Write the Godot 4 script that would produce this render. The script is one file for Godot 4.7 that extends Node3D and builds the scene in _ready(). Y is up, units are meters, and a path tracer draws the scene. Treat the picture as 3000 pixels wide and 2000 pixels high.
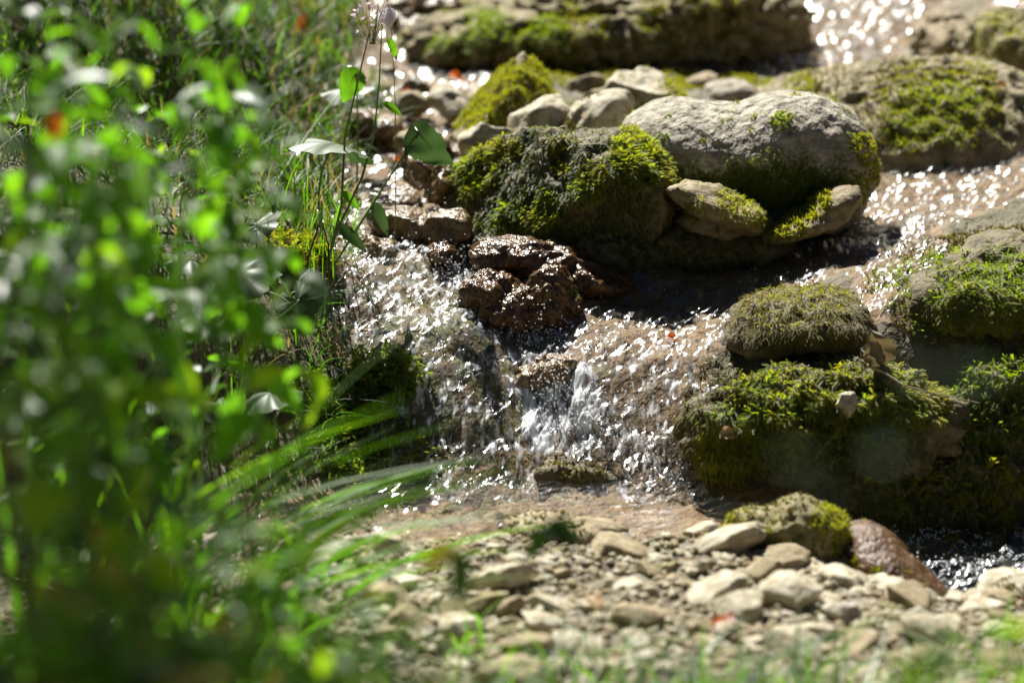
extends Node3D
# A mossy brook in the sun, seen through bank plants. Metres, y up. Focus lies five metres from the lens.

const CAM := Vector3(0.0, 1.04, 4.89)
const HALF_W := 0.2
const HALF_H := 0.13333
var look := Basis()
var rng := RandomNumberGenerator.new()
var mats := {}
var taken := {}
var soft := FastNoiseLite.new()
var fine := FastNoiseLite.new()
var rip := FastNoiseLite.new()
var lump := FastNoiseLite.new()

func _ready() -> void:
	rng.seed = 41
	setup_view()
	setup_noise()
	setup_materials()
	build_ground()
	build_rocks()
	build_water()
	build_gravel()
	build_moss()
	build_bank_plants()
	build_foreground_plants()
	build_small_things()
	build_alder()

# ---------------------------------------------------------------- camera, sky, sun
func setup_view() -> void:
	var cam := Camera3D.new()
	cam.name = "camera"
	add_child(cam)
	cam.position = CAM
	cam.rotation_degrees = Vector3(-12.0, 0, 0)
	look = cam.basis
	cam.near = 0.05
	cam.far = 400.0
	var lens := CameraAttributesPhysical.new()
	lens.frustum_focal_length = 90.0
	lens.frustum_focus_distance = 5.25
	lens.exposure_aperture = 1.95
	cam.attributes = lens
	cam.fov = rad_to_deg(2.0 * atan(HALF_H))
	cam.current = true

	var sky_mat := ProceduralSkyMaterial.new()
	sky_mat.sky_top_color = Color(0.30, 0.50, 0.85)
	sky_mat.sky_horizon_color = Color(0.62, 0.74, 0.86)
	sky_mat.ground_bottom_color = Color(0.06, 0.07, 0.04)
	sky_mat.ground_horizon_color = Color(0.16, 0.18, 0.12)
	sky_mat.sun_angle_max = 1.0
	var sky := Sky.new()
	sky.sky_material = sky_mat
	var env := Environment.new()
	env.background_mode = Environment.BG_SKY
	env.sky = sky
	env.background_energy_multiplier = 0.065
	env.tonemap_mode = Environment.TONE_MAPPER_LINEAR
	env.tonemap_exposure = 2.15
	env.sdfgi_enabled = true
	env.ssao_enabled = true
	env.ssil_enabled = true
	var we := WorldEnvironment.new()
	we.name = "daylight"
	we.environment = env
	add_child(we)

	var sun := DirectionalLight3D.new()
	sun.name = "sun"
	sun.light_energy = 1.6
	sun.light_color = Color(1.0, 0.985, 0.955)
	sun.light_angular_distance = 0.5
	sun.shadow_enabled = true
	add_child(sun)
	var to_sun := Vector3(-0.21, 0.80, -0.56).normalized()
	sun.look_at_from_position(to_sun * 10.0, Vector3.ZERO, Vector3.UP)

# where the line of sight through photograph pixel (px, py) reaches the plane at world depth z
func at(px: float, py: float, z: float) -> Vector3:
	var d: Vector3 = look * Vector3((px - 1500.0) / 1500.0 * HALF_W, (1000.0 - py) / 1000.0 * HALF_H, -1.0)
	return CAM + d * ((z - CAM.z) / d.z)

# metres per photograph pixel at world depth z
func mpp(z: float) -> float:
	return (CAM.z - z) * 2.0 * HALF_W / 3000.0 * 1.02

func seen(p: Vector3) -> Vector2:
	var l: Vector3 = look.transposed() * (p - CAM)
	return Vector2(1500.0 + 1500.0 * l.x / -l.z / HALF_W, 1000.0 - 1000.0 * l.y / -l.z / HALF_H)

# ---------------------------------------------------------------- naming
func numbered(called: String) -> String:
	var n: int = taken.get(called, 0)
	taken[called] = n + 1
	return called if n == 0 else "%s_%03d" % [called, n]

func tag(o: Node, label: String, category: String, group := "", kind := "") -> Node:
	o.set_meta("label", label)
	o.set_meta("category", category)
	if group:
		o.set_meta("group", group)
	if kind:
		o.set_meta("kind", kind)
	return o

func piece(called: String, m: Mesh, mat: Material, parent: Node = null) -> MeshInstance3D:
	var o := MeshInstance3D.new()
	o.mesh = m
	if mat:
		o.material_override = mat
	if parent == null:
		o.name = numbered(called)
		add_child(o)
	else:
		o.name = called
		parent.add_child(o, true)
	return o

func base(called: String, where: Vector3) -> Node3D:
	var o := Node3D.new()
	o.name = numbered(called)
	add_child(o)
	o.position = where
	return o

func many(called: String, m: Mesh, mat: Material, where: Array, parent: Node = null) -> MultiMeshInstance3D:
	var mm := MultiMesh.new()
	mm.transform_format = MultiMesh.TRANSFORM_3D
	mm.mesh = m
	mm.instance_count = where.size()
	for i in where.size():
		mm.set_instance_transform(i, where[i])
	var o := MultiMeshInstance3D.new()
	o.multimesh = mm
	o.material_override = mat
	o.set_meta("kind", "stuff")
	if parent == null:
		o.name = numbered(called)
		add_child(o)
	else:
		o.name = called
		parent.add_child(o, true)
	return o

# ---------------------------------------------------------------- noise and materials
func setup_noise() -> void:
	soft.seed = 3
	soft.frequency = 1.0
	soft.noise_type = FastNoiseLite.TYPE_SIMPLEX_SMOOTH
	soft.fractal_octaves = 3
	fine.seed = 9
	fine.frequency = 1.0
	fine.fractal_octaves = 3
	fine.noise_type = FastNoiseLite.TYPE_SIMPLEX
	rip.seed = 21
	rip.frequency = 1.0
	rip.fractal_octaves = 2
	rip.noise_type = FastNoiseLite.TYPE_SIMPLEX
	lump.seed = 5
	lump.frequency = 1.0
	lump.noise_type = FastNoiseLite.TYPE_CELLULAR
	lump.cellular_return_type = FastNoiseLite.RETURN_DISTANCE
	lump.fractal_type = FastNoiseLite.FRACTAL_NONE

func ntex(sd: int, freq: float, oct: int, stops: Array, size := 512, type := FastNoiseLite.TYPE_SIMPLEX_SMOOTH) -> NoiseTexture2D:
	var n := FastNoiseLite.new()
	n.seed = sd
	n.frequency = freq
	n.noise_type = type
	n.fractal_octaves = oct
	n.fractal_gain = 0.6
	var t := NoiseTexture2D.new()
	t.width = size
	t.height = size
	t.seamless = true
	t.noise = n
	if stops.size():
		var g := Gradient.new()
		var o := PackedFloat32Array()
		var c := PackedColorArray()
		for s in stops:
			o.append(s[0])
			c.append((s[1] as Color).linear_to_srgb())
		g.offsets = o
		g.colors = c
		t.color_ramp = g
	return t

func stone_mat(called: String, stops: Array, rough: float, tile: float, bump: float, sd: int, spec := 0.5, freq := 0.012) -> StandardMaterial3D:
	var m := StandardMaterial3D.new()
	m.resource_name = called
	m.albedo_texture = ntex(sd, freq, 6, stops)
	m.heightmap_enabled = bump != 0.0
	if bump != 0.0:
		m.heightmap_texture = ntex(sd + 50, 0.03, 5, [])
		m.heightmap_scale = bump
	m.roughness = rough
	m.metallic_specular = spec
	m.uv1_triplanar = true
	m.uv1_world_triplanar = true
	m.uv1_scale = Vector3.ONE * tile
	mats[called] = m
	return m

func plain_mat(called: String, c: Color, rough: float, through := Color.BLACK, spec := 0.5) -> StandardMaterial3D:
	var m := StandardMaterial3D.new()
	m.resource_name = called
	m.albedo_color = c.linear_to_srgb()
	m.roughness = rough
	m.metallic_specular = spec
	m.cull_mode = BaseMaterial3D.CULL_DISABLED
	if through != Color.BLACK:
		m.backlight_enabled = true
		m.backlight = through.linear_to_srgb()
	mats[called] = m
	return m

func setup_materials() -> void:
	stone_mat("limestone", [[0.0, Color(0.13, 0.11, 0.08)], [0.38, Color(0.25, 0.22, 0.165)], [0.55, Color(0.36, 0.325, 0.25)], [0.75, Color(0.45, 0.42, 0.34)], [1.0, Color(0.52, 0.49, 0.42)]], 0.85, 2.2, 1.1, 11, 0.5, 0.018)
	stone_mat("cream_stone", [[0.0, Color(0.16, 0.12, 0.06)], [0.4, Color(0.34, 0.29, 0.19)], [0.6, Color(0.47, 0.43, 0.32)], [1.0, Color(0.62, 0.59, 0.49)]], 0.85, 4.0, 0.35, 12)
	stone_mat("tan_stone", [[0.0, Color(0.10, 0.075, 0.035)], [0.4, Color(0.23, 0.18, 0.10)], [0.65, Color(0.33, 0.27, 0.16)], [1.0, Color(0.42, 0.37, 0.26)]], 0.85, 4.0, 0.35, 13)
	stone_mat("ochre_stone", [[0.0, Color(0.07, 0.06, 0.02)], [0.45, Color(0.17, 0.15, 0.06)], [0.7, Color(0.26, 0.22, 0.10)], [1.0, Color(0.35, 0.31, 0.18)]], 0.85, 4.0, 0.35, 14)
	stone_mat("tufa", [[0.0, Color(0.06, 0.05, 0.02)], [0.3, Color(0.17, 0.14, 0.07)], [0.5, Color(0.27, 0.23, 0.13)], [0.7, Color(0.33, 0.28, 0.18)], [1.0, Color(0.40, 0.36, 0.26)]], 0.9, 2.6, 1.2, 15)
	stone_mat("mossy_rock", [[0.0, Color(0.06, 0.048, 0.022)], [0.4, Color(0.10, 0.080, 0.037)], [0.6, Color(0.14, 0.113, 0.054)], [0.8, Color(0.18, 0.15, 0.078)], [1.0, Color(0.25, 0.215, 0.13)]], 0.8, 2.4, 0.8, 16)
	stone_mat("wet_rock", [[0.0, Color(0.02, 0.010, 0.004)], [0.4, Color(0.065, 0.032, 0.012)], [0.65, Color(0.13, 0.065, 0.024)], [1.0, Color(0.22, 0.13, 0.06)]], 0.22, 3.0, 0.9, 17, 0.5, 0.02)
	stone_mat("wet_tan_rock", [[0.0, Color(0.05, 0.03, 0.012)], [0.4, Color(0.13, 0.08, 0.035)], [0.65, Color(0.22, 0.15, 0.075)], [1.0, Color(0.32, 0.24, 0.14)]], 0.3, 3.0, 0.8, 18, 0.5, 0.02)
	stone_mat("spill_rock", [[0.0, Color(0.04, 0.018, 0.007)], [0.4, Color(0.09, 0.042, 0.015)], [0.65, Color(0.13, 0.068, 0.026)], [1.0, Color(0.19, 0.11, 0.045)]], 0.5, 3.0, 0.9, 23, 0.5, 0.02)
	# the ground takes its kind of soil from vertex colours, its grain from the texture
	var g := stone_mat("soil", [[0.0, Color(0.35, 0.33, 0.30)], [0.4, Color(0.75, 0.73, 0.70)], [0.6, Color(1.0, 1.0, 1.0)], [1.0, Color(1.0, 1.0, 1.0)]], 0.75, 2.7, 0.7, 19, 0.5, 0.02)
	g.vertex_color_use_as_albedo = true
	water_mat("brook_water", 0.21, 7.0, 0.0)
	water_mat("pool_water", 0.13, 5.0, 0.0)
	plain_mat("foam", Color(0.85, 0.88, 0.90), 0.35, Color(0.5, 0.55, 0.6))  # bubble white, doubling as sun glints on the water
	froth_mat("froth_thick", 0.42, 0.60, 34.0, 9.0)
	froth_mat("froth_glint", 0.595, 0.76, 40.0, 14.0)  # thin white streaks stand for sun glints as well as froth
	var d := plain_mat("droplet", Color(0.95, 0.97, 1.0), 0.05)
	d.metallic_specular = 0.9
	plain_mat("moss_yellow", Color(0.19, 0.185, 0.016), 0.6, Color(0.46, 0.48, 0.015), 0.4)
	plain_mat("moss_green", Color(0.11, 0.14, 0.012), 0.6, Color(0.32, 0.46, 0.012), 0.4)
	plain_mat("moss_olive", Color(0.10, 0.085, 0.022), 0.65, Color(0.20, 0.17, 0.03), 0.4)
	plain_mat("moss_wet", Color(0.055, 0.068, 0.012), 0.55, Color(0.13, 0.19, 0.01), 0.45)  # darker copy of the moss, painting extra shade onto the rock fronts
	plain_mat("moss_brown", Color(0.15, 0.105, 0.045), 0.7, Color(0.16, 0.11, 0.04), 0.4)
	plain_mat("leaf_bright", Color(0.055, 0.11, 0.012), 0.5, Color(0.28, 0.66, 0.012), 0.36)
	plain_mat("leaf_lime", Color(0.09, 0.14, 0.012), 0.5, Color(0.46, 0.80, 0.010), 0.36)
	plain_mat("leaf_deep", Color(0.036, 0.078, 0.014), 0.5, Color(0.16, 0.42, 0.010), 0.34)
	plain_mat("leaf_dark", Color(0.020, 0.044, 0.013), 0.45, Color(0.045, 0.14, 0.008), 0.40)
	plain_mat("leaf_shade", Color(0.018, 0.040, 0.012), 0.5, Color(0.01, 0.025, 0.002), 0.3)  # shade put into a near-black leaf green, hardly any backlight
	plain_mat("leaf_mid", Color(0.045, 0.095, 0.014), 0.5, Color(0.21, 0.54, 0.010), 0.34)
	plain_mat("leaf_yellow", Color(0.20, 0.18, 0.02), 0.45, Color(0.55, 0.48, 0.02))
	plain_mat("leaf_silver", Color(0.07, 0.11, 0.06), 0.46, Color(0.09, 0.18, 0.02), 0.5)
	plain_mat("leaf_broad", Color(0.05, 0.082, 0.034), 0.5, Color(0.035, 0.075, 0.015), 0.40)
	plain_mat("leaf_orange", Color(0.62, 0.13, 0.012), 0.5, Color(0.65, 0.15, 0.01))
	plain_mat("leaf_rust", Color(0.20, 0.055, 0.02), 0.5, Color(0.25, 0.06, 0.015))
	plain_mat("leaf_dry", Color(0.42, 0.28, 0.15), 0.7, Color(0.3, 0.18, 0.08))
	plain_mat("leaf_withered", Color(0.15, 0.125, 0.08), 0.55, Color(0.12, 0.09, 0.04))
	plain_mat("blade_green", Color(0.040, 0.088, 0.012), 0.5, Color(0.16, 0.42, 0.010), 0.35)
	plain_mat("blade_lime", Color(0.065, 0.12, 0.012), 0.5, Color(0.28, 0.60, 0.010), 0.35)
	plain_mat("turf_green", Color(0.024, 0.050, 0.009), 0.55, Color(0.07, 0.17, 0.007), 0.35)
	plain_mat("blade_straw", Color(0.27, 0.20, 0.07), 0.6, Color(0.3, 0.22, 0.06))
	plain_mat("stalk", Color(0.09, 0.15, 0.03), 0.5, Color(0.08, 0.16, 0.01))
	plain_mat("stalk_red", Color(0.10, 0.045, 0.025), 0.6)
	plain_mat("stalk_straw", Color(0.36, 0.29, 0.17), 0.7)
	plain_mat("petal_pink", Color(0.42, 0.34, 0.39), 0.6, Color(0.4, 0.3, 0.36))
	plain_mat("petal_white", Color(0.75, 0.72, 0.76), 0.6, Color(0.6, 0.58, 0.62))

# aerated water; thin sort paints glints too: white where bubbles crowd, clear between
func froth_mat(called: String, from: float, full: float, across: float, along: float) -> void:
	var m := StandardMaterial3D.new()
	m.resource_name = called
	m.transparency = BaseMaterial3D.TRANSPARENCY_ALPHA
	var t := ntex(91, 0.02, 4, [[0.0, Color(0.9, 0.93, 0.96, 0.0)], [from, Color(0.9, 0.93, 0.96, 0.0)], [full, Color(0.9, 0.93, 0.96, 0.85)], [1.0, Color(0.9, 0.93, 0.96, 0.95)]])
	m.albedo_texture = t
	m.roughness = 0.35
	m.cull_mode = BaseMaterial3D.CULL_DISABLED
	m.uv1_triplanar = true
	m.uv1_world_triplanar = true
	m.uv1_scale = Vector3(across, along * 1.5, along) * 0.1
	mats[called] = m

func water_mat(called: String, rough: float, tile: float, bump: float) -> void:
	var m := StandardMaterial3D.new()
	m.resource_name = called
	m.transparency = BaseMaterial3D.TRANSPARENCY_ALPHA
	m.albedo_color = Color(0.4, 0.5, 0.5, 0.012)
	m.roughness = rough
	m.metallic_specular = 0.5
	m.cull_mode = BaseMaterial3D.CULL_DISABLED
	m.heightmap_enabled = bump > 0.0
	m.heightmap_texture = ntex(77, 0.05, 3, [])
	m.heightmap_scale = bump
	m.uv1_triplanar = true
	m.uv1_world_triplanar = true
	m.uv1_scale = Vector3.ONE * tile
	mats[called] = m
# ---------------------------------------------------------------- the lie of the land
# Sampled heights: picture pixel and depth of spots one can recognise, then spots outside the frame as x, y, z.
var spots := [
	[300, 2000, 1.2], [1000, 2000, 1.2], [1700, 2000, 1.2], [2400, 2000, 1.2], [2900, 2000, 1.25],
	[1200, 1650, 0.6], [1800, 1650, 0.6], [2300, 1700, 0.65], [2800, 1800, 0.8], [2700, 1760, 0.7], [2900, 1735, 0.50], [2720, 1738, 0.52],
	[700, 1600, 0.5], [1500, 1575, 0.45], [2000, 1575, 0.45], [2350, 1640, 0.50], [1000, 1575, 0.45],
	[980, 800, -0.45], [1200, 810, -0.5], [1400, 860, -0.45], [1000, 1000, -0.3], [1250, 1000, -0.28], [1450, 1060, -0.25],
	[1150, 1200, -0.12], [1400, 1250, -0.08], [1550, 1310, -0.05], [1250, 1390, 0.0], [950, 1300, -0.03], [1500, 1390, 0.0],
	[1150, 700, -0.68], [1050, 640, -0.85], [1150, 600, -1.0], [1100, 480, -1.35], [1250, 240, -2.25], [1350, 190, -2.5], [1150, 330, -1.9],
	[1550, 980, -0.33], [1600, 1140, -0.18], [1720, 1060, -0.2], [1660, 1260, -0.08], [1820, 1240, -0.07], [1900, 1350, 0.0], [2060, 1450, 0.05],
	[1760, 1000, -0.27], [1900, 930, -0.38], [2100, 850, -0.5], [2300, 760, -0.65], [2500, 660, -0.9], [2800, 570, -1.15], [2950, 450, -1.5], [2700, 440, -1.55], [2950, 330, -1.9],
	[2450, 240, -2.35], [2400, 110, -2.8], [2550, 0, -3.2], [2950, 100, -2.75], [2720, 190, -2.45], [2750, 330, -1.95],
	[1700, 880, -0.42], [1500, 740, -0.66], [2000, 790, -0.58],
	[1600, 450, -1.2], [1900, 310, -1.9], [1500, 230, -2.2], [1900, 230, -2.3], [2250, 260, -2.15],
	[1500, 100, -2.8], [2100, 100, -2.8], [1800, 0, -3.2], [1150, 0, -3.2],
	[2680, 885, -0.2], [2920, 860, -0.28], [2820, 720, -0.5], [2970, 640, -0.75], [2450, 880, -0.3], [2300, 960, -0.25],
	[2350, 1080, -0.12], [2120, 1180, -0.06], [2100, 1400, 0.03], [2500, 1180, -0.03], [2500, 1500, 0.05], [2900, 1180, -0.06], [2900, 1560, 0.0], [2300, 1500, 0.10], [2250, 1300, 0.02],
	[750, 950, -0.15], [400, 1100, 0.0], [100, 1000, 0.0], [600, 600, -0.6], [200, 500, -0.6], [850, 620, -0.75], [750, 200, -1.8], [100, 100, -1.8], [800, 0, -2.6], [950, 250, -2.0], [400, 1380, 0.2], [100, 1400, 0.3], [650, 1350, 0.1]]
var beyond := [
	[-0.45, -0.30, 0.2], [-0.3, -0.31, 0.12], [0.0, -0.31, 0.12], [0.3, -0.31, 0.13], [-0.3, -0.305, 0.36], [0.0, -0.305, 0.36], [0.25, -0.305, 0.34], [0.5, -0.305, 0.16],
	[0.72, -0.40, 0.32], [0.95, -0.42, 0.34], [1.25, -0.42, 0.34], [1.0, -0.40, 0.2],
	[-1.6, -0.1, 1.0], [1.6, -0.28, 1.0], [0.0, -0.29, 2.4], [-1.6, -0.2, 2.4], [1.6, -0.25, 2.4], [0.0, -0.3, 4.5], [-2.0, -0.2, 4.5], [2.0, -0.2, 4.5],
	[-2.6, 0.35, 0.0], [2.6, 0.30, 0.0], [-2.6, 0.8, -2.0], [2.6, 0.6, -2.0], [1.7, 0.18, -1.0], [1.9, 0.45, -2.6], [-1.7, 0.15, 0.0],
	[0.0, 0.70, -4.5], [-2.0, 0.95, -4.5], [2.0, 0.95, -4.5], [0.0, 1.0, -6.0], [-2.5, 1.2, -6.0], [2.5, 1.2, -6.0], [-2.6, 0.0, 5.0], [2.6, 0.0, 5.0]]
var knots: Array[Vector3] = []
var weight := PackedFloat64Array()
const GX0 := -3.0
const GZ0 := -6.4
const GSTEP := 0.03
var gnx := 201
var gnz := 402
var grid := PackedFloat32Array()

func kernel(d2: float) -> float:
	return 0.0 if d2 < 1e-9 else d2 * log(d2)

func fit_ground() -> void:
	for s in spots:
		knots.append(at(s[0], s[1], s[2]))
	for b in beyond:
		knots.append(Vector3(b[0], b[1], b[2]))
	var n := knots.size()
	var m := n + 3
	var rows: Array[PackedFloat64Array] = []
	for i in n:
		var r := PackedFloat64Array()
		r.resize(m + 1)
		for j in n:
			var dx := knots[i].x - knots[j].x
			var dz := knots[i].z - knots[j].z
			r[j] = kernel(dx * dx + dz * dz)
		r[i] += 0.004
		r[n] = 1.0
		r[n + 1] = knots[i].x
		r[n + 2] = knots[i].z
		r[m] = knots[i].y
		rows.append(r)
	for k in 3:
		var r := PackedFloat64Array()
		r.resize(m + 1)
		for j in n:
			r[j] = 1.0 if k == 0 else (knots[j].x if k == 1 else knots[j].z)
		rows.append(r)
	for c in m:
		var best := c
		for r in range(c + 1, m):
			if absf(rows[r][c]) > absf(rows[best][c]):
				best = r
		var keep := rows[c]
		rows[c] = rows[best]
		rows[best] = keep
		var top := rows[c]
		for r in range(c + 1, m):
			var row := rows[r]
			var f := row[c] / top[c]
			if f != 0.0:
				for k in range(c, m + 1):
					row[k] -= f * top[k]
				rows[r] = row
	weight.resize(m)
	for c in range(m - 1, -1, -1):
		var v := rows[c][m]
		for k in range(c + 1, m):
			v -= rows[c][k] * weight[k]
		weight[c] = v / rows[c][c]
	grid.resize(gnx * gnz)
	for j in gnz:
		var z := GZ0 + j * GSTEP
		for i in gnx:
			var x := GX0 + i * GSTEP
			var v := weight[n] + weight[n + 1] * x + weight[n + 2] * z
			for k in n:
				var dx := x - knots[k].x
				var dz := z - knots[k].z
				var d2 := dx * dx + dz * dz
				if d2 > 1e-9:
					v += weight[k] * d2 * log(d2)
			grid[j * gnx + i] = v

func lie(x: float, z: float) -> float:
	var fx := clampf((x - GX0) / GSTEP, 0.0, gnx - 1.001)
	var fz := clampf((z - GZ0) / GSTEP, 0.0, gnz - 1.001)
	var i := int(fx)
	var j := int(fz)
	var a := fx - i
	var b := fz - j
	var k := j * gnx + i
	var y := lerpf(lerpf(grid[k], grid[k + 1], a), lerpf(grid[k + gnx], grid[k + gnx + 1], a), b)
	# the rounded hump under the broad cascade and the gully beside it
	y += 0.042 * exp(-((x + 0.16) * (x + 0.16) / 0.020 + (z + 0.19) * (z + 0.19) / 0.022))
	y -= 0.030 * exp(-((x - 0.055) * (x - 0.055) / 0.003 + (z + 0.22) * (z + 0.22) / 0.030))
	return y

# the ground's height with its own small unevenness
func ground(x: float, z: float) -> float:
	var y := lie(x, z) + 0.016 * soft.get_noise_2d(x * 5.0, z * 5.0) + 0.007 * fine.get_noise_2d(x * 22.0, z * 22.0)
	if z < -4.4:
		y += 0.75 * (-4.4 - z)
	if absf(x) > 2.2:
		y += 0.6 * (absf(x) - 2.2) * clampf((2.5 - z) / 2.0, 0.0, 1.0)
	return y

func slope(x: float, z: float) -> Vector3:
	var e := 0.02
	return Vector3(lie(x - e, z) - lie(x + e, z), 2.0 * e, lie(x, z - e) - lie(x, z + e)).normalized()

func soil_color(x: float, y: float, z: float) -> Color:
	var n := soft.get_noise_2d(x * 3.0 + 7.0, z * 3.0)
	var n2 := fine.get_noise_2d(x * 14.0, z * 14.0 + 30.0)
	var c := Color(0.13, 0.10, 0.05)
	var moss := Color(0.075, 0.07, 0.018)
	var bed := Color(0.185, 0.100, 0.030).lerp(Color(0.25, 0.160, 0.060), clampf(0.5 + n2, 0.0, 1.0))
	var pale := Color(0.27, 0.215, 0.125)
	c = c.lerp(moss, clampf(0.5 + 1.4 * n, 0.0, 1.0))
	if z < -2.2:
		c = c.lerp(pale, clampf(0.5 + 1.6 * n2, 0.0, 1.0))
	var wet := 0.0
	for f in flows:
		wet = maxf(wet, f.share(x, z))
	var algae := clampf(1.2 - Vector2(x + 0.12, (z + 0.25) * 0.8).length() * 4.5 + n2 * 1.3, 0.0, 1.0)
	bed = bed.lerp(Color(0.095, 0.10, 0.014), algae * 0.9)
	c = c.lerp(bed, clampf(wet * 4.0 + 0.3, 0.0, 1.0) if wet > 0.0 else 0.0)
	if z > 0.40 and x > -0.55:
		c = c.lerp(Color(0.21, 0.185, 0.125), clampf((z - 0.40) * 8.0, 0.0, 1.0) * clampf((x + 0.55 - 0.12 * (z - 0.3)) * 5.0, 0.0, 1.0) * clampf(0.75 + n, 0.0, 1.0))
	if y < -0.268 and wet <= 0.0 and z < 0.46 and x < 0.62:
		c = bed
		wet = 0.5
	return c

class Flow:
	var pts: Array = []      # Vector3 x, z, half width
	var lo := Vector2(1e9, 1e9)
	var hi := Vector2(-1e9, -1e9)
	func add(x: float, z: float, w: float) -> void:
		pts.append(Vector3(x, z, w))
		lo = Vector2(minf(lo.x, x - w), minf(lo.y, z - w))
		hi = Vector2(maxf(hi.x, x + w), maxf(hi.y, z + w))
	# 1 in the middle of the current, 0 at its edge, below 0 outside
	func share(x: float, z: float) -> float:
		if x < lo.x or x > hi.x or z < lo.y or z > hi.y:
			return -1.0
		var best := -1.0
		for i in pts.size() - 1:
			var a: Vector3 = pts[i]
			var b: Vector3 = pts[i + 1]
			var ex := b.x - a.x
			var ez := b.y - a.y
			var t := clampf(((x - a.x) * ex + (z - a.y) * ez) / maxf(ex * ex + ez * ez, 1e-9), 0.0, 1.0)
			var dx := x - a.x - ex * t
			var dz := z - a.y - ez * t
			best = maxf(best, 1.0 - sqrt(dx * dx + dz * dz) / lerpf(a.z, b.z, t))
		return best

var flows: Array[Flow] = []
const COURSES := [
	# picture x, picture y, depth, half width in metres
	[[2560, -60, -3.5, 0.34], [2470, 60, -3.0, 0.26], [2400, 170, -2.6, 0.22], [2330, 250, -2.35, 0.14]],
	[[3150, 60, -2.9, 0.30], [3050, 300, -2.0, 0.30], [2900, 420, -1.6, 0.26], [2750, 540, -1.25, 0.24], [2600, 640, -0.95, 0.24], [2400, 740, -0.70, 0.22], [2120, 860, -0.50, 0.21], [1900, 970, -0.36, 0.21], [1780, 1090, -0.22, 0.20], [1850, 1230, -0.09, 0.17], [1900, 1330, 0.0, 0.10]],
	[[2600, 700, -0.75, 0.12], [2650, 800, -0.45, 0.13], [2620, 880, -0.22, 0.075]],
	[[1300, 30, -3.1, 0.25], [1300, 200, -2.5, 0.26], [1200, 300, -2.0, 0.28], [1150, 420, -1.55, 0.22], [1120, 540, -1.15, 0.2], [1120, 640, -0.85, 0.17]],
	[[1080, 640, -0.84, 0.14], [1110, 760, -0.56, 0.19], [1150, 880, -0.42, 0.20], [1240, 1000, -0.28, 0.20], [1330, 1150, -0.16, 0.19], [1400, 1280, -0.07, 0.16], [1450, 1350, -0.03, 0.11]],
	[[1480, 800, -0.55, 0.10], [1560, 950, -0.36, 0.07], [1600, 1100, -0.20, 0.07], [1680, 1220, -0.10, 0.085], [1850, 1340, -0.01, 0.07], [2030, 1430, 0.05, 0.05]]]

func lay_courses() -> void:
	for course in COURSES:
		var f := Flow.new()
		for c in course:
			var p := at(c[0], c[1], c[2])
			f.add(p.x, p.z, c[3])
		flows.append(f)

func steps(parts: Array) -> PackedFloat32Array:
	# [[from, to, step], ...] as one rising list
	var out := PackedFloat32Array()
	for p in parts:
		var n := int(round((p[1] - p[0]) / p[2]))
		for i in n:
			out.append(lerpf(p[0], p[1], float(i) / n))
	out.append(parts[-1][1])
	return out

func sheet(v: PackedVector3Array, idx: PackedInt32Array, col := PackedColorArray()) -> ArrayMesh:
	var nor := PackedVector3Array()
	nor.resize(v.size())
	for t in range(0, idx.size(), 3):
		var a := idx[t]
		var b := idx[t + 1]
		var c := idx[t + 2]
		var n := (v[c] - v[a]).cross(v[b] - v[a])
		nor[a] += n
		nor[b] += n
		nor[c] += n
	for i in nor.size():
		nor[i] = nor[i].normalized()
	var arr := []
	arr.resize(Mesh.ARRAY_MAX)
	arr[Mesh.ARRAY_VERTEX] = v
	arr[Mesh.ARRAY_NORMAL] = nor
	arr[Mesh.ARRAY_INDEX] = idx
	if col.size():
		arr[Mesh.ARRAY_COLOR] = col
	var m := ArrayMesh.new()
	m.add_surface_from_arrays(Mesh.PRIMITIVE_TRIANGLES, arr)
	return m

func build_ground() -> void:
	fit_ground()
	lay_courses()
	var xs := steps([[-40.0, -8.0, 4.0], [-8.0, -3.0, 0.5], [-3.0, -1.3, 0.05], [-1.3, 1.3, 0.0125], [1.3, 3.0, 0.05], [3.0, 8.0, 0.5], [8.0, 40.0, 4.0]])
	var zs := steps([[-40.0, -8.0, 4.0], [-8.0, -4.0, 0.25], [-4.0, -1.5, 0.016], [-1.5, 1.4, 0.0125], [1.4, 5.0, 0.06], [5.0, 8.0, 0.5], [8.0, 40.0, 4.0]])
	var v := PackedVector3Array()
	var col := PackedColorArray()
	var idx := PackedInt32Array()
	var nx := xs.size()
	for z in zs:
		for x in xs:
			var y := ground(x, z)
			v.append(Vector3(x, y, z))
			col.append(soil_color(x, y, z))
	for j in zs.size() - 1:
		for i in nx - 1:
			var k := j * nx + i
			idx.append_array([k, k + 1, k + nx, k + 1, k + nx + 1, k + nx])
	var o := piece("ground", sheet(v, idx, col), mats.soil)
	tag(o, "brown and mossy ground of the brook bed and its banks", "ground", "", "structure")
# ---------------------------------------------------------------- rocks
var balls := {}

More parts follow.
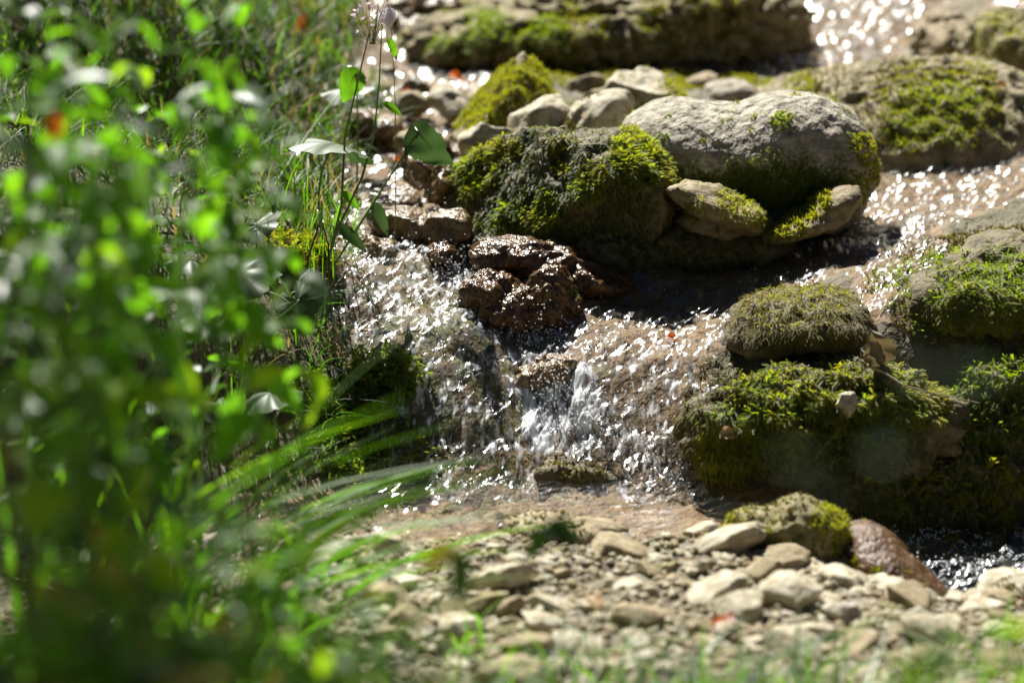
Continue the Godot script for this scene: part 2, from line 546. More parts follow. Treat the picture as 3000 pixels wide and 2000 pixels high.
func ball(sub: int) -> Array:
	if balls.has(sub):
		return balls[sub]
	var t := (1.0 + sqrt(5.0)) / 2.0
	var v := PackedVector3Array()
	for p in [[-1, t, 0], [1, t, 0], [-1, -t, 0], [1, -t, 0], [0, -1, t], [0, 1, t], [0, -1, -t], [0, 1, -t], [t, 0, -1], [t, 0, 1], [-t, 0, -1], [-t, 0, 1]]:
		v.append(Vector3(p[0], p[1], p[2]).normalized())
	var f := PackedInt32Array([0, 5, 11, 0, 1, 5, 0, 7, 1, 0, 10, 7, 0, 11, 10, 1, 9, 5, 5, 4, 11, 11, 2, 10, 10, 6, 7, 7, 8, 1, 3, 4, 9, 3, 2, 4, 3, 6, 2, 3, 8, 6, 3, 9, 8, 4, 5, 9, 2, 11, 4, 6, 10, 2, 8, 7, 6, 9, 1, 8])
	for s in sub:
		var mid := {}
		var g := PackedInt32Array()
		for k in range(0, f.size(), 3):
			var q := [0, 0, 0]
			for e in 3:
				var a := f[k + e]
				var b := f[k + (e + 1) % 3]
				var key := mini(a, b) * 1000000 + maxi(a, b)
				if not mid.has(key):
					mid[key] = v.size()
					v.append(((v[a] + v[b]) * 0.5).normalized())
				q[e] = mid[key]
			g.append_array([f[k], q[0], q[2], f[k + 1], q[1], q[0], f[k + 2], q[2], q[1], q[0], q[1], q[2]])
		f = g
	balls[sub] = [v, f]
	return balls[sub]

class Lobe:
	var c := Vector3.ZERO
	var r := Vector3.ONE
	var turn := Basis()
	func far(p: Vector3) -> float:
		var q := turn * (p - c)
		var k0 := (q / r).length()
		var k1 := (q / (r * r)).length()
		return k0 * (k0 - 1.0) / maxf(k1, 1e-6)

# Rocks are unions of lobes, each [picture x, picture y, depth, half width px, half height px, half depth m, tilt degrees], with faces broken off by planes [nx, ny, nz, at].
func rock_mesh(lobes: Array, sub: int, rough: float, blend: float, sd: int, cuts := [], facets := 0, crag := 0.0) -> ArrayMesh:
	var ls: Array[Lobe] = []
	var c := Vector3.ZERO
	var total := 0.0
	for l in lobes:
		var o := Lobe.new()
		o.c = at(l[0], l[1], l[2])
		o.r = Vector3(l[3] * mpp(l[2]), l[4] * mpp(l[2]), l[5])
		if l.size() > 6:
			o.turn = Basis(Vector3(0, 0, 1), deg_to_rad(l[6]))
		ls.append(o)
		var w := o.r.x * o.r.y
		c += o.c * w
		total += w
	c /= total
	var reach := 0.0
	for o in ls:
		reach = maxf(reach, c.distance_to(o.c) + maxf(o.r.x, maxf(o.r.y, o.r.z)))
	var b := ball(sub)
	var v := PackedVector3Array()
	var dirs: PackedVector3Array = b[0]
	v.resize(dirs.size())
	for i in dirs.size():
		var d := dirs[i]
		var r := reach
		for k in 30:
			var p := c + d * r
			var f := 1e9
			for o in ls:
				var g := o.far(p)
				var h := maxf(blend - absf(f - g), 0.0) / blend if f < 1e8 else 0.0
				f = minf(f, g) - h * h * blend * 0.25
			for q in cuts:
				var pl := Vector3(q[0], q[1], q[2])
				f = maxf(f, pl.dot(p - c) - q[3])
			if f < 0.0006:
				break
			r -= f * 0.8
			if r < 0.002:
				r = 0.002
				break
		v[i] = c + d * r
	var pick := RandomNumberGenerator.new()
	pick.seed = 300 + sd
	for k in facets:
		var n := Vector3(pick.randfn(), absf(pick.randfn()) * 0.7, pick.randfn() * 0.8 + 0.3).normalized()
		var most := 0.0
		for p in v:
			most = maxf(most, n.dot(p - c))
		var h := most * pick.randf_range(0.62, 0.88)
		for i in v.size():
			var over := n.dot(v[i] - c) - h
			if over > 0.0:
				v[i] -= n * over * 0.93
	var size := reach
	for i in v.size():
		var p := v[i]
		var k := 0.9 / size
		var n := soft.get_noise_3d(p.x * k + sd, p.y * k, p.z * k) * 0.16 * size
		n += fine.get_noise_3d(p.x * 14.0 + sd, p.y * 14.0, p.z * 14.0) * 0.012
		n -= maxf(0.0, fine.get_noise_3d(p.x * 55.0, p.y * 55.0 + sd, p.z * 55.0)) * 0.006
		n *= rough
		if crag > 0.0:
			n += crag * (0.55 - absf(soft.get_noise_3d(p.x * 9.0 + sd, p.y * 9.0, p.z * 9.0)) * 2.2)
			n -= crag * 1.3 * maxf(0.0, 0.32 - lump.get_noise_3d(p.x * 17.0, p.y * 17.0 + sd, p.z * 17.0) - 0.75)
			n += crag * 0.5 * fine.get_noise_3d(p.x * 30.0, p.y * 30.0, p.z * 30.0)
		v[i] = p + dirs[i] * n
	return sheet(v, b[1])

var rocks := {}
# broken faces and cragginess of each rock
const SHAPING := {
	"whale": [0, 0.005], "block": [4, 0.012], "ledge": [3, 0.012], "wedge": [3, 0.006], "under": [0, 0.02], "pyramid": [0, 0.016],
	"pale1": [5, 0.005], "pale2": [2, 0.005], "pale3": [4, 0.006], "pale4": [5, 0.005], "chip1": [5, 0.005], "chip2": [4, 0.005], "chip3": [4, 0.007], "chip4": [4, 0.007], "chip5": [4, 0.007], "chip6": [4, 0.007],
	"side1": [2, 0.012], "side2": [3, 0.010], "wet1": [1, 0.012], "wet2": [1, 0.014], "wet3": [1, 0.012], "wet4": [1, 0.010], "wet5": [1, 0.014], "wet6": [1, 0.010], "wet7": [1, 0.012], "wet8": [1, 0.012],
	"shelf1": [0, 0.050], "shelf2": [0, 0.050], "shelf3": [0, 0.045], "mound": [0, 0.022], "perch": [4, 0.01], "mound2": [0, 0.02],
	"brow": [0, 0.016], "bank": [0, 0.02], "apron": [0, 0.032], "wall": [0, 0.032], "near1": [3, 0.014], "near2": [3, 0.012], "near3": [4, 0.008], "near4": [3, 0.010], "near5": [0, 0.004], "near6": [4, 0.008], "near7": [4, 0.005]}

func rock(key: String, called: String, label: String, mat: String, lobes: Array, sub := 4, rough := 0.6, blend := 0.05, cuts := []) -> Node3D:
	var m := rock_mesh(lobes, sub, rough, blend, rocks.size() * 13 + 2, cuts, SHAPING[key][0], SHAPING[key][1])
	var lo := m.get_aabb()
	var root := base(called, Vector3(lo.get_center().x, lo.position.y, lo.get_center().z))
	tag(root, label, "rock")
	var o := piece("stone", m, mats[mat], root)
	o.position = -root.position
	rocks[key] = {"root": root, "mesh": m}
	return root

func build_rocks() -> void:
	# the pale whale-backed boulder and the dark moss-hung block beside it
	rock("whale", "pale_boulder", "long pale grey boulder with a smooth humped back above the shaded channel", "limestone",
		[[2130, 480, -0.88, 310, 158, 0.20, 0], [2330, 410, -0.90, 160, 132, 0.19, 0], [1960, 430, -0.92, 150, 122, 0.18, 0], [2440, 520, -0.88, 110, 150, 0.17, 20], [2200, 600, -0.86, 280, 80, 0.13, 0]], 5, 0.34, 0.10)
	rock("block", "mossy_block", "dark moss-hung rock block with a scalloped top edge beside the pale boulder", "mossy_rock",
		[[1600, 580, -0.74, 290, 190, 0.25, 0], [1430, 540, -0.78, 120, 150, 0.2, 0], [1800, 560, -0.72, 190, 170, 0.25, 0], [1740, 720, -0.74, 330, 110, 0.13, 0], [1540, 480, -0.86, 70, 80, 0.15], [1840, 470, -0.84, 90, 70, 0.15]], 5, 0.55, 0.05, [[0.0, 1.0, 0.12, 0.175], [0.0, -0.42, 0.91, 0.17]])
	rock("ledge", "tan_ledge_stone", "tan ridged stone with green moss jutting under the pale boulder", "tan_stone",
		[[2060, 590, -0.58, 100, 42, 0.08, 24], [2160, 625, -0.58, 120, 38, 0.08, 20], [2120, 660, -0.66, 150, 50, 0.06, 0]], 4, 0.6, 0.03)
	rock("wedge", "wedge_stone", "tan wedge-shaped stone leaning at the pale boulder's water end", "tan_stone",
		[[2440, 605, -0.64, 110, 46, 0.08, -34], [2360, 660, -0.62, 130, 34, 0.08, -18]], 4, 0.4, 0.02, [[0.85, 0.45, 0.1, 0.10]])
	rock("under", "undercut_rock", "dark wet rock filling the hollow below the moss-hung block", "mossy_rock",
		[[1950, 720, -0.70, 400, 100, 0.13, 4], [1650, 800, -0.66, 200, 110, 0.13, 0], [1760, 860, -0.55, 160, 70, 0.06, 0]], 4, 0.6, 0.06)
	# stones heaped behind
	rock("pyramid", "peaked_mossy_rock", "peaked brown rock wrapped in yellow moss behind the pale stones", "tufa",
		[[1500, 310, -1.5, 150, 150, 0.16, 0], [1470, 370, -1.45, 150, 90, 0.15, 0], [1590, 290, -1.55, 100, 130, 0.14, 0]], 5, 0.5, 0.04, [[-0.66, 0.73, 0.15, 0.072], [0.84, 0.50, 0.2, 0.060], [0.1, 0.25, 0.97, 0.13]])
	rock("pale1", "pale_stone", "pale upright stone with a flat lit side leaning on the peaked rock", "cream_stone",
		[[1570, 370, -1.25, 75, 75, 0.09, 20], [1640, 350, -1.28, 90, 60, 0.10, 10]], 3, 0.7, 0.02, [[-0.6, 0.7, 0.35, 0.075], [0.3, 0.3, 0.9, 0.07]])
	rock("pale2", "pale_stone", "pale slanting slab of stone wedged between the peaked rock and pale boulder", "cream_stone",
		[[1740, 345, -1.22, 130, 58, 0.10, -28], [1690, 390, -1.20, 110, 45, 0.09, -15]], 4, 0.45, 0.02, [[-0.42, 0.90, 0.1, 0.06], [0.1, 0.1, 1.0, 0.075]])
	rock("pale3", "pale_stone", "round-topped pale stone behind the slanting slab under the mossy shelf", "cream_stone",
		[[1880, 275, -1.6, 110, 72, 0.13, 18], [1960, 305, -1.6, 90, 45, 0.12, 24]], 4, 0.5, 0.03)
	rock("pale4", "pale_stone", "small cream stone at the foot of the peaked mossy rock", "cream_stone",
		[[1440, 400, -1.2, 60, 45, 0.07, 10], [1390, 420, -1.2, 60, 35, 0.06, 0]], 3, 0.7, 0.02)
	rock("chip1", "pale_stone", "little pale stone beside a grass stalk at the brook's upper pool", "cream_stone",
		[[1310, 290, -1.75, 55, 40, 0.08, 15], [1350, 320, -1.7, 55, 35, 0.07, 0]], 3, 0.7, 0.02)
	rock("chip2", "flat_stone", "flat grey stone lying before the dark overhang", "limestone",
		[[2140, 275, -2.05, 90, 40, 0.10, 0]], 3, 0.6, 0.02)
	rock("chip3", "dark_stone", "dark rounded stone half in shade among the upper pool stones", "tan_stone",
		[[1200, 300, -1.8, 60, 35, 0.08, 0]], 3, 0.7, 0.02)
	rock("chip4", "dark_stone", "dark wet stone below the coltsfoot stalk by the upper pool", "wet_tan_rock",
		[[1120, 370, -1.5, 80, 40, 0.09, 0], [1050, 350, -1.5, 60, 35, 0.08, 0]], 3, 0.7, 0.02)
	rock("chip5", "dark_stone", "low tan stone behind the folded leaf at the pool's edge", "tan_stone",
		[[1230, 410, -1.35, 90, 28, 0.09, 0]], 3, 0.7, 0.02)
	rock("chip6", "dark_stone", "small brown stone at the foot of the moss-tufted shelf", "tan_stone",
		[[1080, 260, -2.1, 60, 40, 0.1, 0]], 3, 0.7, 0.02)
	rock("side1", "brown_rock", "lumpy brown rock at the scalloped block's stream end", "wet_tan_rock",
		[[1240, 490, -0.95, 70, 62, 0.09, 10]], 4, 0.7, 0.02)
	rock("side2", "brown_rock", "smaller dark brown rock tucked against the scalloped block", "wet_tan_rock",
		[[1290, 540, -0.88, 55, 65, 0.08, 20]], 4, 0.7, 0.02)
	# wet rocks in the cascade
	rock("wet1", "wet_rock", "rounded wet tan rock above the cascade with spray on its shoulder", "wet_tan_rock",
		[[1320, 660, -0.66, 75, 50, 0.08, -8], [1200, 660, -0.72, 110, 50, 0.09, 8]], 4, 0.6, 0.03)
	rock("wet2", "wet_rock", "long dark red-brown wet rock lying across the shaded channel", "wet_rock",
		[[1480, 745, -0.54, 120, 55, 0.08, 0], [1610, 770, -0.53, 120, 62, 0.08, 6], [1740, 820, -0.50, 120, 66, 0.08, 8]], 4, 0.7, 0.03)
	rock("wet3", "wet_rock", "upright wet red rock with a bright crest beside the little fall", "wet_rock",
		[[1610, 860, -0.42, 75, 85, 0.07, 10], [1650, 930, -0.40, 70, 80, 0.07, 0]], 4, 0.6, 0.03)
	rock("wet4", "wet_rock", "small reddish wet rock between two threads of water", "wet_rock",
		[[1300, 745, -0.58, 55, 35, 0.06, 0]], 4, 0.7, 0.02)
	rock("wet5", "wet_rock", "overhanging wet brown rock the little fall drops from", "wet_rock",
		[[1420, 855, -0.42, 95, 60, 0.07, 0], [1480, 930, -0.38, 80, 62, 0.06, 0], [1560, 900, -0.41, 85, 58, 0.06, 0]], 4, 0.6, 0.03)
	rock("wet6", "wet_rock", "low tan rock awash where both currents meet", "wet_tan_rock",
		[[1640, 1080, -0.21, 75, 42, 0.05, 0], [1560, 1100, -0.22, 60, 28, 0.05, 0]], 4, 0.6, 0.02)
	rock("wet7", "wet_rock", "brown rock in the reeds at the edge of the cascade", "wet_tan_rock",
		[[1080, 740, -0.62, 90, 45, 0.07, 0]], 4, 0.7, 0.02)
	rock("wet8", "wet_rock", "dark wet rock parting the chute before the still pool", "mossy_rock",
		[[1720, 1395, 0.0, 120, 34, 0.06, 6], [1620, 1385, 0.0, 80, 26, 0.05, 0]], 4, 0.6, 0.02)
	# the shelf across the top
	rock("shelf1", "tufa_shelf", "broad mossy tufa shelf with green cushions above the heaped stones", "tufa",
		[[1600, 110, -2.65, 330, 90, 0.30, 0], [1400, 130, -2.6, 200, 75, 0.24, 0], [1850, 90, -2.7, 280, 110, 0.30, -5], [1750, 30, -2.95, 400, 80, 0.3, 0]], 5, 0.8, 0.06)
	rock("shelf2", "tufa_shelf", "dark overhanging tufa block beside the sparkling chute", "tufa",
		[[2130, 110, -2.6, 190, 125, 0.28, 0], [2220, 60, -2.75, 130, 110, 0.28, 0], [1980, 170, -2.5, 120, 70, 0.22, 30]], 5, 0.8, 0.05, [[0.1, -0.25, 0.96, 0.13]])
	rock("shelf3", "tufa_shelf", "grey tufa rock wet by trickles behind the herb flowers", "wet_tan_rock",
		[[1240, 60, -2.9, 130, 70, 0.22, 0], [1230, 130, -2.7, 90, 45, 0.18, 0]], 4, 0.9, 0.04)
	rock("mound", "mossy_mound", "broad tan mound with a green moss cap between two water sheets", "tufa",
		[[2640, 450, -1.75, 320, 220, 0.40, -6], [2480, 450, -1.75, 220, 180, 0.34, -8], [2830, 420, -1.85, 280, 220, 0.40, -4], [2350, 350, -1.95, 180, 100, 0.34, -8]], 5, 0.35, 0.12)
	rock("perch", "perched_rock", "small brown rock with a shaded underside perched beside the chute", "tan_stone",
		[[2730, 120, -2.5, 60, 45, 0.12, 15], [2800, 80, -2.6, 90, 35, 0.15, 20]], 4, 0.7, 0.03)
	rock("mound2", "mossy_mound", "mossy shoulder of rock at the top of the bank", "tufa",
		[[2960, 150, -2.3, 150, 110, 0.25, 10]], 4, 0.5, 0.05)
	# the mossy cliff by the lower pool
	rock("brow", "moss_brow_rock", "rounded moss-fringed rock brow overhanging a dark hollow", "mossy_rock",
		[[2360, 935, -0.26, 180, 72, 0.18, 0], [2240, 975, -0.25, 120, 70, 0.14, -15], [2470, 945, -0.28, 120, 60, 0.17, 10]], 4, 0.4, 0.05)
	rock("bank", "moss_bank_rock", "broad rock bank thick with green moss over the lower pool", "mossy_rock",
		[[2880, 880, -0.28, 220, 100, 0.18, 0], [2750, 890, -0.25, 110, 60, 0.12, 0], [2980, 800, -0.45, 200, 110, 0.22, 0]], 4, 0.4, 0.06)
	rock("apron", "moss_apron_rock", "sloping rock apron covered with feathery moss above the lower pool", "mossy_rock",
		[[2420, 1250, 0.0, 260, 150, 0.12, 10], [2150, 1290, 0.0, 150, 140, 0.09, 30], [2650, 1250, 0.0, 200, 130, 0.11, 0], [2560, 1140, -0.04, 110, 80, 0.09, 0]], 5, 0.6, 0.05)
	rock("wall", "moss_wall_rock", "dark rock wall dotted with moss tufts behind the lower pool", "mossy_rock",
		[[2750, 1420, -0.03, 380, 220, 0.11, 0], [2950, 1300, -0.04, 200, 260, 0.11, 0], [2400, 1430, 0.03, 200, 100, 0.08, 0]], 5, 0.6, 0.06)
	# the near shore
	rock("near1", "mossy_boulder", "squat boulder patched with moss among the pale shore stones", "ochre_stone",
		[[2260, 1570, 0.42, 190, 78, 0.11, 0], [2370, 1560, 0.42, 110, 95, 0.10, 0]], 4, 0.6, 0.03)
	rock("near2", "flat_stone", "flat mottled stone at the still pool's edge", "tan_stone",
		[[1640, 1550, 0.40, 180, 34, 0.07, 4], [1750, 1565, 0.42, 90, 28, 0.06, 0]], 4, 0.7, 0.02)
	rock("near3", "pale_stone", "large chalky stone in front of the squat mossy boulder", "cream_stone",
		[[2330, 1680, 0.56, 115, 42, 0.08, -4]], 4, 0.6, 0.02, [[0.0, 1.0, 0.1, 0.045]])
	rock("near4", "pale_stone", "chalky two-humped stone beside the red spillway rock", "cream_stone",
		[[2470, 1730, 0.62, 80, 62, 0.08, 20], [2620, 1750, 0.64, 110, 50, 0.08, 5]], 4, 0.6, 0.03)
	rock("near5", "spillway_rock", "smooth red-brown wet rock spilling into the lower pool", "spill_rock",
		[[2570, 1640, 0.46, 100, 70, 0.10, 30], [2680, 1710, 0.48, 140, 48, 0.09, 32], [2530, 1590, 0.40, 70, 45, 0.07, 0], [2620, 1720, 0.50, 120, 50, 0.08, 20]], 4, 0.3, 0.05)
	rock("near6", "pale_stone", "leaning chalky slab with a mossy end at the lower pool", "cream_stone",
		[[2900, 1735, 0.60, 120, 30, 0.08, -22], [2990, 1750, 0.62, 90, 50, 0.08, -10]], 4, 0.6, 0.03)
	rock("near7", "pale_stone", "cream stone perched by the still pool's outlet", "cream_stone",
		[[2060, 1560, 0.40, 55, 28, 0.05, -8]], 3, 0.7, 0.02)
# ---------------------------------------------------------------- water
func swell(x0: float, z0: float, k0: float) -> float:
	# ripples drawn out along the current, with calmer stretches between
	var x := x0 * 0.82 + z0 * 0.57
	var z := (z0 * 0.82 - x0 * 0.57) * 0.55
	var k := k0 * clampf(0.95 + 1.5 * soft.get_noise_2d(x0 * 4.0 + 11.0, z0 * 4.0), 0.55, 1.7)
	return k * (0.0052 * rip.get_noise_2d(x * 22.0, z * 15.0) + 0.0024 * rip.get_noise_2d(x * 75.0 + 9.0, z * 60.0) + 0.0011 * rip.get_noise_2d(x * 150.0, z * 120.0 + 5.0))

func water_sheet(f: Flow, cell: float, depth: float, k: float) -> ArrayMesh:
	var nx := int((f.hi.x - f.lo.x) / cell) + 1
	var nz := int((f.hi.y - f.lo.y) / cell) + 1
	var v := PackedVector3Array()
	var ids := PackedInt32Array()
	ids.resize(nx * nz)
	var idx := PackedInt32Array()
	for j in nz:
		for i in nx:
			var x := f.lo.x + i * cell
			var z := f.lo.y + j * cell
			var s := f.share(x, z)
			s += 0.35 * soft.get_noise_2d(x * 6.0, z * 6.0 + 4.0)
			ids[j * nx + i] = -1
			if s < -0.04:
				continue
			var y := ground(x, z) * 0.85 + lie(x, z) * 0.15 + depth * clampf(s * 3.0 - 0.3, -0.6, 1.0) + swell(x, z, k * clampf(s * 4.0, 0.2, 1.0))
			ids[j * nx + i] = v.size()
			v.append(Vector3(x, y, z))
	for j in nz - 1:
		for i in nx - 1:
			var a := ids[j * nx + i]
			var b := ids[j * nx + i + 1]
			var c := ids[(j + 1) * nx + i]
			var d := ids[(j + 1) * nx + i + 1]
			if a >= 0 and b >= 0 and c >= 0 and d >= 0:
				idx.append_array([a, b, c, b, d, c])
	return sheet(v, idx)

func flat_water(x0: float, x1: float, z0: float, z1: float, y: float, cell: float, k: float) -> ArrayMesh:
	var nx := int((x1 - x0) / cell) + 1
	var nz := int((z1 - z0) / cell) + 1
	var v := PackedVector3Array()
	var idx := PackedInt32Array()
	for j in nz:
		for i in nx:
			var x := x0 + i * cell
			var z := z0 + j * cell
			v.append(Vector3(x, y + swell(x * 0.7, z * 1.3, k), z))
	for j in nz - 1:
		for i in nx - 1:
			var a := j * nx + i
			idx.append_array([a, a + 1, a + nx, a + 1, a + nx + 1, a + nx])
	return sheet(v, idx)

# y off the surface, z down the slope
func along(n: Vector3) -> Basis:
	var down := (Vector3.DOWN - n * Vector3.DOWN.dot(n))
	if down.length() < 0.05:
		down = Vector3(0.3, 0, 1) - n * n.dot(Vector3(0.3, 0, 1))
	down = down.normalized()
	return Basis(n.cross(down).normalized(), n, down)

func lifted(m: ArrayMesh, by: float, keep: Callable) -> ArrayMesh:
	var arr := m.surface_get_arrays(0)
	var v: PackedVector3Array = arr[Mesh.ARRAY_VERTEX]
	var nor: PackedVector3Array = arr[Mesh.ARRAY_NORMAL]
	var idx: PackedInt32Array = arr[Mesh.ARRAY_INDEX]
	var out := PackedInt32Array()
	for t in range(0, idx.size(), 3):
		if keep.call(v[idx[t]]):
			out.append_array([idx[t], idx[t + 1], idx[t + 2]])
	for i in v.size():
		v[i] += nor[i] * by
	return sheet(v, out)

# flattened white flecks: foam, and painted sun glints; thicker where the current is broken
func foam_glints_on(m: ArrayMesh, count: int, size: float, least: float, label: String) -> void:
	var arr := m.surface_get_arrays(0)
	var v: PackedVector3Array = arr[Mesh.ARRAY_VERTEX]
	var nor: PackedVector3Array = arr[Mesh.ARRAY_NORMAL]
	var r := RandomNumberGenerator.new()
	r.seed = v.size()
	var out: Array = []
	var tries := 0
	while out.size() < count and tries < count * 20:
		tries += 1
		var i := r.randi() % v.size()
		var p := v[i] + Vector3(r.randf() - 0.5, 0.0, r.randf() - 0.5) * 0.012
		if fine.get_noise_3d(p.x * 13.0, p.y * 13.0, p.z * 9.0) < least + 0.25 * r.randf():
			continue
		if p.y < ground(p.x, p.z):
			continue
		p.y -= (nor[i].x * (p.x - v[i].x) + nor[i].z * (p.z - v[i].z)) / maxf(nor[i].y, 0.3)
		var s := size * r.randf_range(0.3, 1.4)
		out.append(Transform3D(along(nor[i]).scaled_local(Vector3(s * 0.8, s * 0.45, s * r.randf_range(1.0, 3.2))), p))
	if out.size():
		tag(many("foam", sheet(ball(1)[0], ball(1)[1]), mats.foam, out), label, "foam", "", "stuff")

func build_water() -> void:
	var said := ["sparkling water chute sliding down rock at the top of the brook", "wide sheet of glittering water sliding round the pale boulder", "thin film of water running onto the moss bank", "shallow upper brook between the grass and the tufa shelf", "broad glittering cascade spilling over the brown rocks", "narrow white current rushing below the little fall"]
	var sheets: Array[ArrayMesh] = []
	var cells := [0.008, 0.0052, 0.005, 0.008, 0.0045, 0.0045]
	var deep := [0.010, 0.010, 0.006, 0.012, 0.012, 0.014]
	var rough := [2.4, 1.7, 1.4, 1.5, 1.9, 1.9]
	var froth := [[1800, 0.0026, -0.05], [1200, 0.0013, 0.05], [200, 0.0012, 0.1], [400, 0.0018, 0.1], [1500, 0.0012, 0.05], [1800, 0.0011, -0.25]]  # flecks per course: foam plus stand-ins for sun glints
	var foam_glint_labels := ["white foam and painted glint flecks in the chute at the top of the brook", "white foam and painted glint flecks on the sheet round the pale boulder", "white foam and painted glint flecks in the film running onto the moss bank", "white foam and painted glint flecks in the shallow upper brook", "white foam and painted glint flecks all over the broad cascade", "dense white foam of the narrow current below the little fall"]
	for i in flows.size():
		sheets.append(water_sheet(flows[i], cells[i], deep[i], rough[i]))
		var o := piece("water", sheets[i], mats.brook_water)
		tag(o, said[i], "water", "", "structure")
		foam_glints_on(o.mesh, froth[i][0], froth[i][1], froth[i][2], foam_glint_labels[i])
	var fr := piece("froth", lifted(sheets[5], 0.003, func(p): return Vector2((p.x - 0.085) * 1.6, p.z + 0.13).length() < 0.15 + 0.05 * soft.get_noise_2d(p.x * 9.0, p.z * 9.0)), mats.froth_thick)
	tag(fr, "white froth of the chute where both currents meet", "foam")
	fr = piece("froth", lifted(sheets[5], 0.003, func(p): return p.z < -0.3), mats.froth_glint)
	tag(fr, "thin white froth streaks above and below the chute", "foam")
	fr = piece("froth", lifted(sheets[4], 0.003, func(p): return p.z > -0.62), mats.froth_glint)  # this veil also stands for the glitter of the cascade
	tag(fr, "white froth and painted glint streaks veiling the broad cascade", "foam")
	fr = piece("froth", lifted(sheets[1], 0.003, func(p): return p.z > -0.25), mats.froth_glint)  # white streaks laid on in place of glints
	tag(fr, "white froth and painted glint streaks on the lower end of the sheet round the pale boulder", "foam")
	var p := piece("water", flat_water(-1.3, 0.62, -0.05, 0.52, -0.270, 0.006, 1.0), mats.pool_water)
	tag(p, "still shallow pool with brown bed before the pale shore stones", "water", "", "structure")
	p = piece("water", flat_water(0.55, 1.6, 0.05, 0.62, -0.362, 0.005, 2.8), mats.brook_water)
	foam_glints_on(p.mesh, 2600, 0.0017, -0.1, "white painted glint flecks on the ruffled lower pool")  # glitter of the lower pool put in as white flecks
	tag(p, "ruffled lower pool glinting below the dark moss wall", "water", "", "structure")
# ---------------------------------------------------------------- loose stones
func pebble_mesh(sd: int, sub: int, facets: int) -> ArrayMesh:
	var r := RandomNumberGenerator.new()
	r.seed = 900 + sd
	var b := ball(sub)
	var v := PackedVector3Array()
	for d: Vector3 in b[0]:
		v.append(d * (1.0 + 0.22 * soft.get_noise_3d(d.x * 0.9 + sd * 7.0, d.y * 0.9, d.z * 0.9)))
	for k in facets:
		var n := Vector3(r.randfn(), r.randfn() * 0.8, r.randfn()).normalized()
		var h := r.randf_range(0.58, 0.86)
		for i in v.size():
			var o := v[i].dot(n) - h
			if o > 0.0:
				v[i] -= n * o * 0.94
	for i in v.size():
		v[i] += v[i].normalized() * 0.05 * fine.get_noise_3d(v[i].x * 3.0 + sd, v[i].y * 3.0, v[i].z * 3.0)
	return sheet(v, b[1])

func turned(r: RandomNumberGenerator) -> Basis:
	return Basis(Vector3.UP, r.randf() * TAU) * Basis(Vector3.RIGHT, r.randfn() * 0.25) * Basis(Vector3.BACK, r.randfn() * 0.25)

